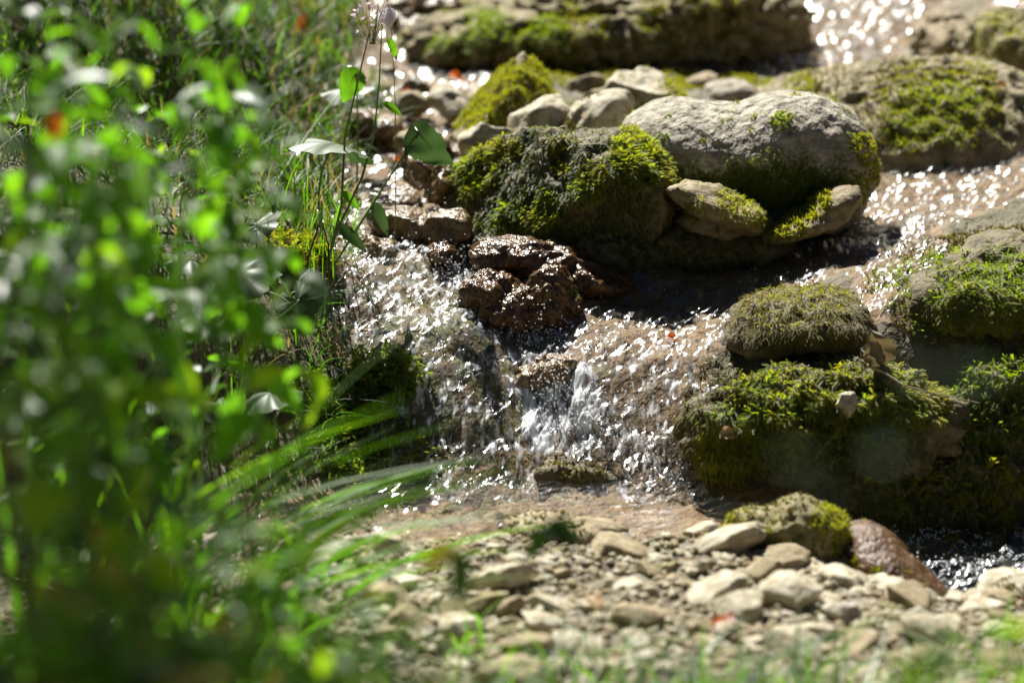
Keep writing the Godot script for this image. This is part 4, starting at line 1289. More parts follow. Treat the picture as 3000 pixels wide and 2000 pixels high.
func build_bank_plants() -> void:
	make_leaves()
	var r := RandomNumberGenerator.new()
	r.seed = 515
	# fine turf over the far bank: too many blades to count
	for sort in [["turf_green", 15000, 0.09], ["blade_lime", 2000, 0.075], ["blade_straw", 3000, 0.08]]:
		var path := []
		for i in 6:
			var t := i / 5.0
			path.append(Vector3(0, t - 0.3 * t * t, 0.75 * t * t))
		var m := blade_mesh(path, 0.045, Vector3(0, 0.5, -0.8))
		var out: Array = []
		for k in sort[1]:
			var z := r.randf_range(-3.3, 0.15)
			var x := r.randf_range(-1.9, -0.30)
			var edge := -0.42 - 0.05 * z + 0.12 * soft.get_noise_2d(x * 2.0, z * 2.0)
			if z < -1.6:
				edge -= 0.16 * (-1.6 - z)
			if x > edge or soft.get_noise_2d(x * 3.0 + 40.0, z * 3.0) < -0.28:
				continue
			if z > -0.6 and r.randf() < 0.7:
				continue
			var s: float = sort[2] * r.randf_range(0.6, 1.9)
			out.append(Transform3D(Basis(Vector3.UP, r.randf() * TAU) * Basis(Vector3.RIGHT, r.randfn() * 0.3) * Basis.from_scale(Vector3(s, s, s)), Vector3(x, ground(x, z) - 0.004, z)))
		tag(many("turf", m, mats[sort[0]], out), {"turf_green": "short green turf covering the far bank", "blade_lime": "light green young grass scattered in the bank turf", "blade_straw": "dead straw-coloured grass scattered in the bank turf"}[sort[0]], "grass", "", "stuff")
	# reeds and tufts along the brook's edge
	for q in [[820, 640, -0.60], [880, 660, -0.58], [930, 650, -0.56], [980, 640, -0.55], [860, 720, -0.42], [930, 740, -0.40], [760, 620, -0.66], [1010, 690, -0.50]]:
		tuft("reed_tuft", "upright tuft of thin green and straw reeds at the cascade's edge", "reeds beside the cascade", on_ground(q[0], q[1], q[2]), r, 11, 0.20, 0.0032, Vector3(0, 0, 0.05), ["blade_green", "blade_green", "blade_straw", "blade_lime"], 0.035, 0.28)
	for q in [[640, 330, -1.2], [740, 300, -1.3], [800, 380, -1.1], [560, 260, -1.5], [860, 300, -1.5], [720, 420, -1.0], [480, 200, -1.6], [900, 380, -1.3], [820, 200, -1.9], [640, 140, -2.0]]:
		tuft("grass_tuft", "bright green arching grass tuft on the far bank", "grass tufts on the far bank", on_ground(q[0], q[1], q[2]), r, 14, 0.16, 0.0032, Vector3(0.25, 0, 0.1), ["blade_green", "blade_lime", "blade_green", "blade_straw"], 0.04, 0.5)
	# rushes hanging over the cascade's bare edge
	for q in [[960, 860, -0.36], [950, 960, -0.27], [980, 1030, -0.22], [930, 1080, -0.15], [900, 1180, -0.05], [960, 1200, -0.06], [880, 1000, -0.2], [1000, 1130, -0.12], [860, 1270, 0.05], [930, 1290, 0.02]]:
		tuft("edge_grass", "dark drooping grass tuft on the cascade's edge below the reeds", "grass on the cascade's edge", on_ground(q[0], q[1], q[2]), r, 14, 0.10, 0.0035, Vector3(0.35, 0, 0.35), ["turf_green", "leaf_dark", "blade_green", "turf_green"], 0.05, 0.6)
	# thin pale stalks in the dark hollow
	for q in [[480, 1000, 0.1], [560, 1010, 0.1], [620, 980, 0.08], [520, 1050, 0.12], [690, 960, 0.05], [430, 980, 0.12]]:
		tuft("stalk_tuft", "sparse tuft of thin upright stalks in the shaded hollow", "stalks in the hollow", on_ground(q[0], q[1], q[2]), r, 9, 0.26, 0.0026, Vector3(0.05, 0, 0), ["blade_lime", "blade_green", "blade_straw"], 0.06, 0.22)
	# broad blades at the hollow's rim
	for q in [[560, 1480, 0.95, 0.30], [700, 1480, 1.0, 0.28], [860, 1500, 1.05, 0.26], [420, 1450, 0.9, 0.30]]:
		tuft("broad_grass", "tuft of broad bright grass blades at the rim of the hollow", "broad grass at the hollow", on_ground(q[0], q[1], q[2]), r, 8, q[3], 0.011, Vector3(0.45, 0, 0.1), ["blade_green", "blade_green", "leaf_deep", "blade_lime"], 0.04, 0.45)
	# coltsfoot by the reeds: lit leaf, folded leaf, shaded leaves
	broad_plant("coltsfoot", "coltsfoot with a silvery drooping leaf above the reeds", [960, 720, -0.46], [[985, 420, -0.44, 0.165, Vector3(-0.2, 0.1, 0.6), Vector3(0.05, 0.9, 0.35), 0.22]], r)
	broad_plant("coltsfoot", "coltsfoot with a long-stalked folded leaf reaching toward the brown rocks", [950, 780, -0.42], [[1225, 385, -0.50, 0.085, Vector3(0.6, -0.75, 0.25), Vector3(-0.55, 0.3, 0.75), 0.30, 0.6]], r)
	broad_plant("coltsfoot", "coltsfoot with large dim leaves over the dark hollow", [700, 1000, -0.10], [[700, 800, -0.10, 0.13, Vector3(0.9, -0.1, 0.3), Vector3(0.0, 0.75, 0.6), 0.18], [870, 880, -0.12, 0.10, Vector3(0.5, -0.5, 0.5), Vector3(-0.4, 0.5, 0.7), 0.15], [560, 760, -0.05, 0.09, Vector3(-0.5, 0.1, 0.5), Vector3(0.1, 0.9, 0.3), 0.2]], r)
	broad_plant("coltsfoot", "coltsfoot with speckled leaves under the dried seed head", [760, 1260, 0.15], [[790, 1150, 0.15, 0.11, Vector3(0.5, -0.1, 0.6), Vector3(0.1, 0.8, 0.5), 0.2], [650, 1190, 0.18, 0.10, Vector3(-0.5, 0, 0.5), Vector3(0.2, 0.9, 0.3), 0.2], [450, 1300, 0.3, 0.09, Vector3(0.2, -0.3, 0.7), Vector3(0.1, 0.7, 0.6), 0.2]], r)
	broad_plant("coltsfoot", "coltsfoot with a pale leaf in full sun beyond the leafy herbs", [720, 700, -0.5], [[745, 660, -0.4, 0.10, Vector3(0.7, 0.2, 0.4), Vector3(0.0, 0.85, 0.5), 0.15], [1010, 260, -1.3, 0.12, Vector3(0.5, 0.0, 0.6), Vector3(0.1, 0.9, 0.35), 0.2]], r)
	broad_plant("coltsfoot", "yellowing coltsfoot leaf standing behind the flower stalks", [1040, 420, -0.95], [[1040, 215, -0.9, 0.06, Vector3(-0.3, -0.7, 0.3), Vector3(0.2, 0.35, 0.9), 0.1, 0.3]], r, "leaf_deep")
	flower_stalks(r)

func broad_plant(called: String, label: String, foot: Array, tops: Array, r: RandomNumberGenerator, mat := "leaf_broad") -> void:
	var f := on_ground(foot[0], foot[1], foot[2])
	var root := base(called, f)
	tag(root, label, "plant")
	for q in tops:
		var p := at(q[0], q[1], q[2])
		var s := piece("leaf_stalk", tube_mesh(arc(Vector3.ZERO, p - f, Vector3(r.randfn() * 0.02, 0.03, 0.0), 9), 0.0028, 0.0019), mats.stalk, root)
		s.position = Vector3.ZERO
		var l: MeshInstance3D
		if q.size() > 7:
			l = piece("leaf", leaf_mesh(q[3] * 1.25, q[3], q[7], 0.8, 0.07, 0.36, 0.16, 0.35), mats[mat], root)
		else:
			l = piece("leaf", round_leaf_mesh(q[3], q[6], r.randf() * 6.0), mats[mat], root)
		l.transform = Transform3D(frame_on(q[4], q[5]), p - f)
		piece("midrib", tube_mesh([Vector3(0, 0, 0.0008), Vector3(0, q[3] * 0.2, 0.016 * q[3] * 0.35 - q[6] * q[3] * 0.12), Vector3(0, q[3] * 0.42, 0.016 * q[3] * 0.7 - q[6] * q[3] * 0.5)], 0.0011, 0.0004, 4), mats.stalk, l)

func flower_stalks(r: RandomNumberGenerator) -> void:
	# a tall herb of two stalks with a loose pinkish head
	var f := on_ground(950, 800, -0.38)
	var root := base("flowering_herb", f)
	tag(root, "tall thin herb with a loose pinkish flower head beside the cascade", "plant")
	var ways := [[[950, 800, -0.38], [985, 680, -0.38], [1060, 520, -0.4], [1095, 400, -0.42], [1110, 250, -0.44], [1120, 60, -0.45]], [[955, 790, -0.38], [1000, 600, -0.36], [1010, 400, -0.36], [1050, 230, -0.38], [1085, 80, -0.40]]]
	for w in ways:
		var path := []
		for q in w:
			path.append(at(q[0], q[1], q[2]) - f)
		piece("stem", tube_mesh(path, 0.0030, 0.0012, 6), mats.stalk, root)
	var head := Node3D.new()
	head.name = "flower_head"
	root.add_child(head)
	for k in 46:
		var p := at(1090 + r.randfn() * 32.0, 40.0 + r.randfn() * 42.0, -0.42 + r.randfn() * 0.02) - f
		var q := at(1095 + r.randfn() * 8.0, 130, -0.42) - f
		if k % 2 == 0:
			piece("flower_stalk", tube_mesh([q, q.lerp(p, 0.6) + Vector3(0, -0.004, 0), p], 0.0006, 0.0004, 4), mats.stalk, head)
		var o := piece("petal", leaves["small1"], mats.petal_pink, head)
		o.transform = Transform3D(frame_on(Vector3(r.randfn(), 0.4 + r.randfn(), r.randfn()), Vector3(r.randfn(), r.randfn(), 1.0)).scaled_local(Vector3.ONE * r.randf_range(0.008, 0.014)), p)
	for q in [[1135, 110, Vector3(0.5, -0.9, 0.1), 0.055, "leaf_deep"], [1000, 560, Vector3(0.75, -0.6, 0.2), 0.06, "leaf_deep"], [1090, 590, Vector3(0.5, -0.85, 0.2), 0.085, "leaf_broad"], [985, 660, Vector3(0.8, -0.5, 0.3), 0.09, "leaf_broad"], [1120, 300, Vector3(0.7, -0.3, 0.2), 0.05, "leaf_deep"]]:
		place_leaf(root, "leaf", leaves["lance2"], q[4], at(q[0], q[1], -0.40), q[2], Vector3(0.1, 0.5, 0.8), q[3])
	# pale bell
	var bell := base("pale_bellflower", on_ground(1150, 700, -0.5))
	tag(bell, "single pale bell-shaped flower nodding on a thin stalk behind the pinkish head", "flower")
	var tip := at(1140, 20, -0.48) - bell.position
	piece("stem", tube_mesh(arc(Vector3.ZERO, tip, Vector3(0.01, 0.02, 0), 10), 0.0012, 0.0008), mats.stalk, bell)
	for k in 6:
		var a := TAU * k / 6.0
		var o := piece("petal", leaves["ovate1"], mats.petal_white, bell)
		o.transform = Transform3D(frame_on(Vector3(cos(a) * 0.42, -1.0, sin(a) * 0.42), Vector3(cos(a), 0.3, sin(a))).scaled_local(Vector3.ONE * 0.045), tip)
	# the dried umbel hanging over the moss cushion
	var df := on_ground(900, 760, -0.38)
	var dry := base("dried_seed_head", df)
	tag(dry, "drooping dried brown seed head hanging over the green moss cushion", "plant")
	var path := []
	for q in [[900, 760, -0.38], [940, 640, -0.3], [962, 720, -0.26], [966, 860, -0.24], [972, 945, -0.22]]:
		path.append(at(q[0], q[1], q[2]) - df)
	piece("stem", tube_mesh(path, 0.0022, 0.0012), mats.stalk_red, dry)
	var hub := at(975, 955, -0.22) - df
	var umbel := Node3D.new()
	umbel.name = "umbel"
	dry.add_child(umbel)
	for k in 34:
		var p := at(985 + r.randfn() * 26.0, 1050 + r.randfn() * 34.0, -0.22 + r.randfn() * 0.02) - df
		piece("seed_stalk", tube_mesh(arc(hub, p, Vector3(r.randfn() * 0.006, 0.0, r.randfn() * 0.006), 5), 0.0009, 0.0005, 4), mats.stalk_straw, umbel)
		var o := piece("seed", leaves["small2"], mats[["stalk_straw", "leaf_dry", "leaf_withered"][k % 3]], umbel)
		o.transform = Transform3D(frame_on(Vector3(r.randfn(), -1.0, r.randfn()), Vector3(r.randfn(), r.randfn(), 1.0)).scaled_local(Vector3.ONE * r.randf_range(0.008, 0.015)), p)
	# a straw-coloured stalk with one folded leaf
	var sf := on_ground(690, 1250, -0.1)
	var straw := base("bent_stalk", sf)
	tag(straw, "pale bent stalk with one folded green leaf reaching to the dried seed head", "plant")
	path = []
	for q in [[690, 1250, -0.1], [680, 1130, -0.12], [725, 1050, -0.15], [850, 995, -0.19], [970, 950, -0.21]]:
		path.append(at(q[0], q[1], q[2]) - sf)
	piece("stem", tube_mesh(path, 0.0018, 0.0012), mats.stalk_straw, straw)
	piece("leaf_stalk", tube_mesh(arc(at(728, 1052, -0.15) - sf, at(680, 1050, -0.12) - sf, Vector3(0, 0.012, 0), 6), 0.0014, 0.001), mats.stalk, straw)
	place_leaf(straw, "leaf", leaf_mesh(1.0, 0.42, 0.9, 0.15, 0.0, 0.35), "leaf_lime", at(680, 1050, -0.12), Vector3(-0.40, -0.9, 0.1), Vector3(0.7, 0.2, 0.7), 0.09)
# ---------------------------------------------------------------- plants between the lens and the brook
func build_foreground_plants() -> void:
	var r := RandomNumberGenerator.new()
	r.seed = 88
	var bright := ["leaf_bright", "leaf_lime", "leaf_deep", "leaf_mid", "leaf_mid", "leaf_bright", "leaf_silver", "leaf_deep"]
	var mixed := ["leaf_bright", "leaf_deep", "leaf_mid", "leaf_dark", "leaf_mid", "leaf_deep", "leaf_silver", "leaf_lime"]
	var low := ["leaf_bright", "leaf_deep", "leaf_mid", "leaf_dark", "leaf_mid", "leaf_deep", "leaf_yellow", "leaf_lime"]
	# [picture x of the tip, picture y of the tip, depth]
	for q in [[-40, -120, 1.7], [60, -60, 1.5], [150, -160, 1.75], [240, -40, 1.6], [330, 40, 1.5], [420, -100, 1.7], [500, 60, 1.6], [590, -20, 1.45], [660, 120, 1.5], [30, 120, 1.9], [200, 160, 1.8], [380, 220, 1.9], [730, 250, 1.5], [560, 250, 1.8], [820, 330, 1.45], [190, -90, 1.25], [370, -60, 1.35], [540, -80, 1.25], [700, -60, 1.15], [110, 300, 2.0], [280, 330, 1.9], [450, 360, 1.8], [640, 420, 1.6]]:
		var top := at(q[0], q[1], q[2])
		var foot := Vector3(top.x + r.randfn() * 0.05, 0, q[2] + r.randfn() * 0.05)
		foot.y = ground(foot.x, foot.z)
		herb("tall_herb", "tall bright green herb with broad toothed leaves on the bank", "tall herbs on the bank", foot, top, r, "ovate" if r.randf() < 0.55 else "lance", bright, r.randf_range(0.085, 0.14), 7, 0.58, 0.4)
	for q in [[-20, 350, 2.1], [90, 430, 2.0], [180, 520, 2.2], [280, 420, 2.1], [20, 620, 2.2], [120, 700, 2.3], [250, 640, 2.2], [330, 560, 2.1], [60, 820, 2.3], [210, 850, 2.3], [420, 500, 2.0]]:
		var top := at(q[0], q[1], q[2])
		var foot := Vector3(top.x + r.randfn() * 0.05, 0, q[2] + r.randfn() * 0.05)
		foot.y = ground(foot.x, foot.z)
		herb("leafy_herb", "knee-high leafy herb with small mixed green leaves on the bank", "leafy herbs on the bank", foot, top, r, ["lance", "ovate", "lance"][r.randi() % 3], mixed, r.randf_range(0.06, 0.11), 9, 0.4, 0.3)
	for q in [[-30, 1000, 2.5], [60, 1130, 2.4], [150, 1080, 2.6], [240, 1220, 2.5], [320, 1350, 2.4], [60, 1350, 2.7], [180, 1430, 2.7], [300, 1530, 2.7], [440, 1480, 2.5], [520, 1620, 2.6], [620, 1560, 2.4], [720, 1700, 2.5], [120, 1650, 2.8], [820, 1660, 2.3], [900, 1760, 2.4], [1000, 1820, 2.4], [400, 1750, 2.8], [640, 1830, 2.8], [1090, 1720, 2.2], [1180, 1880, 2.5], [860, 1900, 2.7], [1300, 1930, 2.5], [700, 1480, 2.2], [820, 1540, 2.1], [920, 1620, 2.2], [560, 1500, 2.3], [760, 1780, 2.5], [960, 1690, 2.3], [1060, 1880, 2.5], [40, 1500, 2.6], [110, 1780, 2.8], [220, 1700, 2.7], [330, 1640, 2.6], [-20, 1680, 2.7], [270, 1850, 2.85], [680, 1640, 2.3], [480, 1850, 2.7], [1150, 1780, 2.3], [1020, 1580, 2.1], [880, 1480, 2.0], [760, 1560, 2.2], [600, 1440, 2.2], [440, 1350, 2.3], [1230, 1820, 2.4], [980, 1900, 2.6], [560, 1750, 2.6], [360, 1500, 2.5]]:
		var top := at(q[0], q[1], q[2])
		var foot := Vector3(top.x + r.randfn() * 0.05, 0, q[2] + r.randfn() * 0.05)
		foot.y = ground(foot.x, foot.z)
		herb("low_herb", "low herb with some yellowing leaves at the foot of the tall herbs", "low herbs at the foot of the tall ones", foot, top, r, ["small", "ovate", "lance"][r.randi() % 3], low, r.randf_range(0.045, 0.085), 9, 0.3, 0.25)
	for q in [[2700, 1880, 2.5], [2820, 1800, 2.5], [2950, 1780, 2.5], [2600, 1900, 2.6], [2880, 1880, 2.7], [3020, 1800, 2.6], [2760, 1830, 2.6], [2660, 1930, 2.7], [2980, 1900, 2.8]]:
		var top := at(q[0], q[1], q[2])
		var foot := Vector3(top.x + r.randfn() * 0.04, 0, q[2])
		foot.y = ground(foot.x, foot.z)
		herb("lime_herb", "lime green herb at the open end of the shore", "lime herbs at the shore", foot, top, r, "small", ["leaf_lime", "leaf_bright", "leaf_lime", "leaf_deep"], 0.05, 7, 0.6, 0.3)
	# herbs a little beyond, sharper
	for q in [[60, 250, 0.9], [180, 80, 0.7], [330, 150, 0.8], [450, 250, 0.9], [560, 320, 0.7], [120, 460, 1.1], [260, 380, 1.0], [400, 420, 1.0], [640, 230, 0.6], [30, 680, 1.2], [190, 700, 1.2], [80, 900, 1.4], [230, 1000, 1.5]]:
		var top := at(q[0], q[1], q[2])
		var foot := Vector3(top.x + r.randfn() * 0.05, 0, q[2] + r.randfn() * 0.05)
		foot.y = ground(foot.x, foot.z)
		herb("bank_herb", "dense middle-sized herb with pointed leaves behind the tall herbs", "middle herbs on the bank", foot, top, r, "ovate" if r.randf() < 0.6 else "lance", mixed, 0.07, 10, 0.35)
	# broad dark leaves low in front
	for q in [[160, 1760, 2.6], [330, 1880, 2.7], [540, 1900, 2.6]]:
		var foot := at(q[0], q[1], q[2])
		foot.y = ground(foot.x, foot.z)
		var root := base("round_leaf_plant", foot)
		tag(root, "low plant with broad round leaves at the foot of the herbs", "plant", "broad-leaved plants at the foot of the herbs")
		for k in 6:
			var p := at(q[0] + r.randfn() * 80.0, q[1] + r.randf_range(-20, 260), q[2] + r.randfn() * 0.05)
			p.y = maxf(p.y, ground(p.x, p.z) + 0.03)
			piece("leaf_stalk", tube_mesh(arc(Vector3.ZERO, p - foot, Vector3(0, 0.03, 0), 6), 0.002, 0.0014, 4), mats.stalk, root)
			var l := piece("leaf", round_leaf_mesh(r.randf_range(0.05, 0.085), 0.2, r.randf() * 6.0), mats[low[r.randi() % 8]], root)
			l.transform = Transform3D(frame_on(Vector3(r.randfn(), r.randf_range(-0.6, 0.2), 0.5 + r.randfn() * 0.4), Vector3(r.randfn() * 0.3, 0.8, 0.3 + r.randfn() * 0.3)), p - foot)
	# long blades standing among the herbs
	for q in [[250, 2100, 2.2, 0.62], [420, 2000, 2.0, 0.6], [120, 1900, 1.9, 0.75], [600, 1900, 1.8, 0.55], [60, 1700, 1.6, 0.8], [330, 1750, 1.6, 0.7], [520, 1700, 1.5, 0.62], [760, 1900, 1.8, 0.42], [200, 1500, 1.3, 0.7], [900, 1950, 1.9, 0.38], [700, 1750, 1.5, 0.45], [450, 1500, 1.2, 0.55]]:
		tuft("tall_grass", "tuft of long arching grass blades standing among the bank herbs", "tall grass among the herbs", on_ground(q[0], q[1], q[2]), r, 9, q[3], 0.011, Vector3(0.3, 0, 0.05), ["blade_green", "leaf_mid", "blade_green", "blade_lime", "leaf_deep"], 0.05, 0.3)
	# grass leaning over the pool
	for q in [[560, 1560, 1.05, 0.42, 0.9], [700, 1600, 1.1, 0.40, 1.0], [820, 1640, 1.15, 0.36, 1.0], [480, 1500, 1.0, 0.45, 1.0], [640, 1480, 0.9, 0.40, 1.1], [900, 1600, 1.0, 0.32, 0.9]]:
		tuft("leaning_grass", "tuft of long green grass leaning over the still pool", "grass leaning over the pool", on_ground(q[0], q[1], q[2]), r, 9, q[3], 0.010, Vector3(q[4], 0, -0.1), ["blade_green", "leaf_deep", "blade_green", "blade_lime"], 0.05, 0.25)
	for q in [[1900, 1900, 1.35], [2050, 1850, 1.25], [2180, 1930, 1.4], [2500, 1880, 1.25], [2700, 1900, 1.3], [1750, 1850, 1.25], [2350, 1960, 1.5], [1550, 1930, 1.4], [2900, 1880, 1.2], [1350, 1800, 1.1], [2600, 1990, 1.6]]:
		tuft("shore_grass", "wispy blue-green grass tuft between the shore stones", "grass tufts of the shore", on_ground(q[0], q[1], q[2]), r, 12, 0.13, 0.0045, Vector3(0.2, 0, 0), ["blade_green", "leaf_broad", "blade_lime"], 0.05, 0.8)
	for q in [[1350, 1880, 2.5], [1500, 1930, 2.6], [1680, 1900, 2.5], [1850, 1950, 2.6], [2020, 1890, 2.5], [2200, 1940, 2.6], [2350, 1900, 2.5], [2480, 1950, 2.6], [1250, 1800, 2.4]]:
		var top := at(q[0], q[1], q[2])
		var foot := Vector3(top.x + r.randfn() * 0.04, 0, q[2])
		foot.y = ground(foot.x, foot.z)
		herb("edge_herb", "sparse slender herb before the shore stones", "slender herbs before the shore", foot, top, r, "lance", mixed, 0.05, 5, 0.65, 0.3)
	# soft wisps near the lens along the bottom
	for q in [[1380, 1990, 1.6, 0.26], [1580, 1900, 1.35, 0.2], [2320, 1880, 1.35, 0.2], [2520, 2020, 1.7, 0.3], [1800, 2000, 1.65, 0.28], [1500, 1960, 1.5, 0.2], [1750, 1940, 1.45, 0.2], [1980, 1900, 1.4, 0.22], [2120, 1880, 1.35, 0.22], [2250, 1950, 1.5, 0.2], [2420, 1930, 1.45, 0.2], [2620, 1950, 1.5, 0.22], [2850, 1930, 1.45, 0.22], [1250, 1950, 1.5, 0.2], [1650, 2020, 1.7, 0.28], [1900, 2060, 1.8, 0.3], [2150, 2080, 1.9, 0.36], [2400, 2080, 1.9, 0.34], [2700, 2080, 1.9, 0.36], [2950, 2080, 1.9, 0.36], [2050, 2020, 1.7, 0.28]]:
		tuft("wispy_grass", "loose wispy grass tuft at the near edge of the shore", "wispy grass of the near edge", on_ground(q[0], q[1], q[2]), r, 13, q[3], 0.005, Vector3(0.15, 0, 0), ["blade_green", "leaf_broad", "leaf_silver", "blade_lime"], 0.07, 0.7)
	# one sunlit blade lying across the herbs, and a dark leaf before the shore
	var f := on_ground(560, 900, 1.3)
	var b := base("sunlit_blade", f)
	tag(b, "single broad grass blade shining white in the sun across the tall herbs", "grass")
	var pts := []
	for q in [[520, 700, 1.3], [640, 440, 1.3], [700, 360, 1.3], [780, 300, 1.3], [860, 250, 1.3], [920, 215, 1.3]]:
		pts.append(at(q[0], q[1], q[2]) - f)
	pts.insert(0, Vector3.ZERO)
	piece("blade", blade_mesh(pts, 0.014, Vector3(-0.25, 0.9, 0.35)), mats.leaf_silver, b)
	f = on_ground(1380, 1990, 2.3)
	var d := base("dark_leaf_stem", f)
	tag(d, "lone stem with one long dark leaf hanging before the shore stones", "plant")
	var tip := at(1330, 1600, 2.2)
	piece("stem", tube_mesh(arc(Vector3.ZERO, tip - f, Vector3(-0.02, 0, 0), 8), 0.0016, 0.0009), mats.stalk, d)
	place_leaf(d, "leaf", leaves["lance2"], "leaf_shade", tip, Vector3(0.25, -0.95, 0.1), Vector3(0.4, 0.3, 0.8), 0.085)
	place_leaf(d, "leaf", leaves["ovate1"], "leaf_yellow", tip, Vector3(-0.75, -0.5, 0.1), Vector3(0.2, 0.8, 0.5), 0.05)
	f = on_ground(1620, 1990, 2.1)
	d = base("dark_leaf_stem", f)
	tag(d, "lone stem with two broad dark leaves before the flat mottled stone", "plant")
	tip = at(1590, 1540, 2.0)
	piece("stem", tube_mesh(arc(Vector3.ZERO, tip - f, Vector3(0.02, 0, 0), 8), 0.0016, 0.0009), mats.stalk, d)
	place_leaf(d, "leaf", leaves["ovate2"], "leaf_shade", tip, Vector3(0.8, -0.25, 0.1), Vector3(0.1, 0.6, 0.7), 0.06)
	place_leaf(d, "leaf", leaves["ovate1"], "leaf_shade", tip, Vector3(-0.3, -0.9, 0.2), Vector3(0.3, 0.3, 0.9), 0.05)
	# a slender weed close to the lens: only its leaves show, as soft grey-green spots
	f = on_ground(2700, 2400, 3.45)
	var w := base("slender_weed", f)
	tag(w, "slender weed close by, its small leaves soft grey-green spots before the moss wall", "plant")
	var stem := [Vector3.ZERO]
	for q in [[2650, 1700, 3.45], [2560, 1420, 3.45], [2540, 1330, 3.45], [2700, 1120, 3.44], [2800, 1090, 3.44]]:
		stem.append(at(q[0], q[1], q[2]) - f)
	piece("stem", tube_mesh(stem, 0.0009, 0.0004, 4), mats.stalk, w)
	for q in [[2550, 1330, 0.022, Vector3(0.8, 0.1, 0.4)], [2800, 1090, 0.028, Vector3(1, 0, 0.1)], [2720, 1085, 0.018, Vector3(-1, 0, 0.1)], [2380, 1340, 0.022, Vector3(-1, 0.1, 0.2)], [2440, 1440, 0.016, Vector3(-0.8, 0, 0.5)], [2250, 1120, 0.016, Vector3(-1, 0.3, 0.2)]]:
		place_leaf(w, "leaf", leaves["lance0"], "leaf_broad", at(q[0], q[1], 3.45), q[3], Vector3(0.0, 0.85, 0.5), q[2])
	# one orange leaf on the herbs
	f = on_ground(150, 900, 1.9)
	var o := base("orange_leaf_stem", f)
	tag(o, "thin stem carrying one bright orange leaf among the herbs", "plant")
	tip = at(160, 330, 1.9)
	piece("stem", tube_mesh(arc(Vector3.ZERO, tip - f, Vector3(0.01, 0, 0), 8), 0.0014, 0.0008), mats.stalk_red, o)
	place_leaf(o, "leaf", leaves["small1"], "leaf_orange", tip, Vector3(-0.1, -1.0, 0.1), Vector3(0.3, 0.1, 0.9), 0.035)

# ---------------------------------------------------------------- fallen leaves, twig, spray
func fallen(label: String, mat: String, where: Vector3, dir: Vector3, face: Vector3, size: float, m: Mesh) -> void:
	var o := piece("fallen_leaf", m, mats[mat])
	o.transform = Transform3D(frame_on(dir, face).scaled_local(Vector3.ONE * size), where)
	tag(o, label, "leaf")

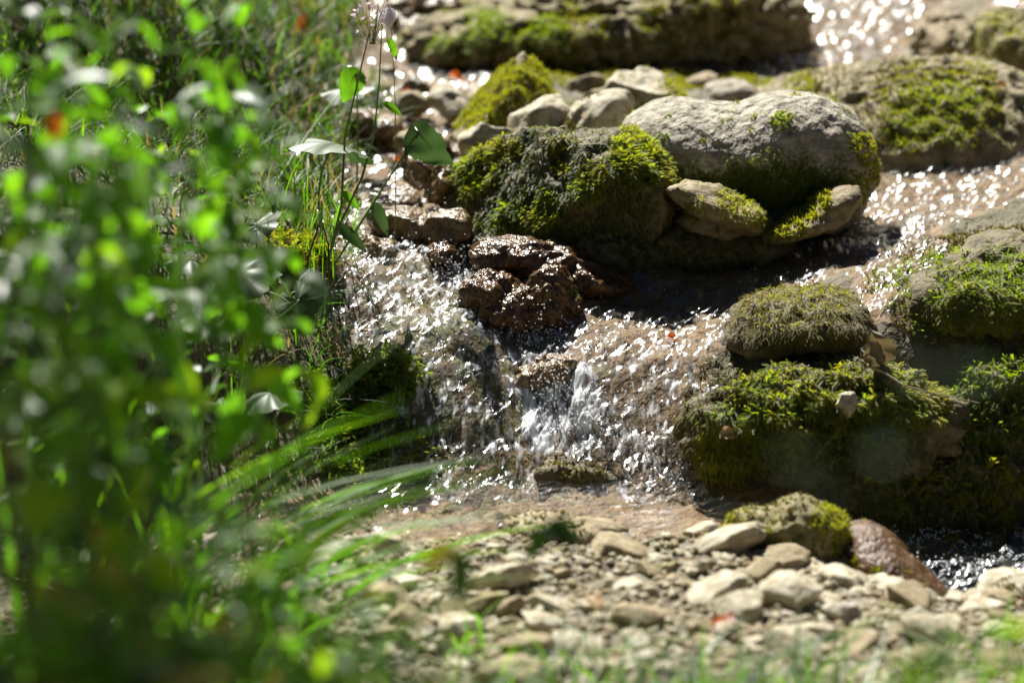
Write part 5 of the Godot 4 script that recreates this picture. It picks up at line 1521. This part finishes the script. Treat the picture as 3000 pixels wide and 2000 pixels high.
func build_small_things() -> void:
	var r := RandomNumberGenerator.new()
	r.seed = 12
	var curled := leaf_mesh(1.0, 0.55, 0.8, 1.2, 0.06, 0.45, 0.15)
	fallen("rust-brown fallen leaf on the tan mound by the water", "leaf_rust", at(2900, 262, -1.62), Vector3(1, 0.0, 0.2), Vector3(0, 1, 0.4), 0.085, curled)
	fallen("orange fallen leaf stranded on the wet rock sheet", "leaf_orange", at(1950, 985, -0.26), Vector3(0.9, 0, 0.4), Vector3(0, 0.9, 0.4), 0.035, curled)
	fallen("rust leaf caught on the upper brook's trickles", "leaf_rust", at(1260, 60, -2.68), Vector3(1, 0, 0), Vector3(0, 0.9, 0.5), 0.05, curled)
	fallen("orange-brown leaf afloat in the upper pool", "leaf_orange", at(1310, 222, -2.15), Vector3(1, 0, 0.2), Vector3(0, 1, 0.3), 0.065, curled)
	fallen("orange leaf at the foot of the coltsfoot stalk", "leaf_orange", at(1150, 465, -1.15), Vector3(1, -0.2, 0.2), Vector3(0, 1, 0.4), 0.05, curled)
	fallen("curled brown leaf on the yellow moss of the far bank", "leaf_rust", at(870, 95, -2.2), Vector3(0.4, 0.6, 0.2), Vector3(0.4, 0.3, 0.9), 0.07, curled)
	fallen("dry tan leaf lodged in the feathery moss", "leaf_dry", at(2105, 1275, 0.10), Vector3(0.9, 0.2, 0.1), Vector3(0, 0.6, 0.8), 0.05, curled)
	fallen("orange leaf under the pale slanting slab", "leaf_orange", at(1170, 270, -1.95), Vector3(1, 0, 0.3), Vector3(0, 1, 0.3), 0.05, curled)
	for q in [[2150, 1900, 1.0, "leaf_rust"], [1720, 1790, 0.85, "leaf_dry"], [1450, 1700, 0.7, "leaf_withered"]]:
		var g := on_ground(q[0], q[1], q[2])
		fallen({"leaf_rust": "rust-red dead leaf lying among the shore stones", "leaf_orange": "small orange dead leaf lying among the shore stones", "leaf_dry": "dry tan dead leaf lying among the shore stones", "leaf_withered": "grey-brown dead leaf lying among the shore stones"}[q[3]], q[3], g + Vector3(0, 0.022, 0), Vector3(r.randfn(), 0.1, r.randfn()), Vector3(0.1, 1, 0.2), 0.055, curled)
	# the withered leaf standing on the moss, and the twig beside it
	var w := base("withered_leaf", at(2580, 1110, 0.02))
	tag(w, "grey-brown withered leaf folded like a tent standing in the moss", "leaf")
	var hood := leaf_mesh(1.0, 0.85, 1.3, 0.5, 0.1, 0.6, 0.25)
	place_leaf(w, "leaf_blade", hood, "leaf_withered", at(2550, 960, -0.01), Vector3(0.25, -1.0, 0.1), Vector3(0.1, 0.3, 0.9), 0.085)
	place_leaf(w, "leaf_blade", curled, "leaf_withered", at(2520, 1020, 0.01), Vector3(0.95, -0.35, 0.1), Vector3(0.1, 0.7, 0.6), 0.08)
	var st := piece("leaf_stalk", tube_mesh([at(2523, 1030, 0.01), at(2526, 1090, 0.03), at(2530, 1120, 0.03)], 0.0008, 0.0007, 4), mats.stalk_straw, w)
	st.position = -w.position
	var t := piece("twig", tube_mesh([at(2540, 1070, 0.02), at(2590, 1090, 0.04), at(2650, 1130, 0.08), at(2750, 1155, 0.09), at(2870, 1180, 0.08)], 0.0035, 0.0008, 5), mats.stalk_straw)
	tag(t, "thin straw-coloured twig lying out over the moss wall", "twig")
	var s := piece("white_veined_stone", pebble_mesh(31, 3, 8), mats.limestone)
	s.transform = Transform3D(turned(r) * Basis.from_scale(Vector3(0.022, 0.030, 0.02)), at(2480, 1185, 0.105))
	tag(s, "small grey stone gripped by the feathery moss", "stone")
	# spray
	var drops: Array = []
	for q in [[1620, 1160, -0.14, 40, 60, 260], [1700, 1260, -0.07, 60, 40, 160], [1560, 960, -0.34, 60, 50, 160], [1330, 790, -0.50, 60, 40, 120], [1100, 780, -0.5, 120, 40, 120], [1380, 720, -0.6, 50, 20, 60], [1950, 1390, 0.0, 80, 50, 120], [1230, 620, -0.7, 60, 40, 70], [2850, 1640, 0.3, 110, 14, 60], [1800, 1000, -0.25, 80, 20, 60]]:
		for k in q[5]:
			var p := at(q[0] + r.randfn() * q[3], q[1] + r.randfn() * q[4], q[2] + r.randfn() * 0.02)
			var y := ground(p.x, p.z)
			if p.y < y + 0.004:
				p.y = y + 0.006 + r.randf() * 0.02
			drops.append(Transform3D(Basis.from_scale(Vector3.ONE * r.randf_range(0.0008, 0.0022)), p))
	var ball_mesh := sheet(ball(1)[0], ball(1)[1])
	tag(many("water_drops", ball_mesh, mats.droplet, drops), "spray of tiny water drops over the cascade", "water", "", "stuff")

# An alder on the bank, out of the picture: its boughs shade the hollow and the low herbs.
func build_alder() -> void:
	var r := RandomNumberGenerator.new()
	r.seed = 5
	var f := Vector3(-2.35, 0, 0.1)
	f.y = ground(f.x, f.z) - 0.05
	var root := base("alder_tree", f)
	tag(root, "alder tree on the bank whose boughs shade the hollow", "tree")
	piece("trunk", tube_mesh([Vector3.ZERO, Vector3(0.03, 0.8, 0.02), Vector3(-0.02, 1.7, 0.0), Vector3(0.05, 3.2, 0.05)], 0.09, 0.03, 9), mats.stalk_red, root)
	var spots_at: Array = []
	for b in [[Vector3(-1.42, 2.1, -1.3), Vector3(0.28, 0.22, 0.42), 900], [Vector3(-1.5, 2.1, -2.8), Vector3(0.6, 0.22, 0.7), 900], [Vector3(-0.90, 2.1, 1.45), Vector3(0.60, 0.25, 0.55), 1800]]:
		var mid: Vector3 = b[0]
		var limb := arc(Vector3(-0.02, 1.5, 0.0), mid - f, Vector3(0, 0.12, 0), 8)
		piece("limb", tube_mesh(limb, 0.03, 0.008, 6), mats.stalk_red, root)
		for k in b[2]:
			var d := Vector3(r.randfn(), r.randfn(), r.randfn()).normalized() * pow(r.randf(), 0.5)
			var p: Vector3 = mid + d * b[1]
			spots_at.append(Transform3D(frame_on(Vector3(r.randfn(), r.randfn() - 0.4, r.randfn()), Vector3(r.randfn() * 0.5, 1.0, r.randfn() * 0.5)).scaled_local(Vector3.ONE * r.randf_range(0.045, 0.08)), p - f))
	many("crown", leaves["ovate2"], mats.leaf_deep, spots_at, root)
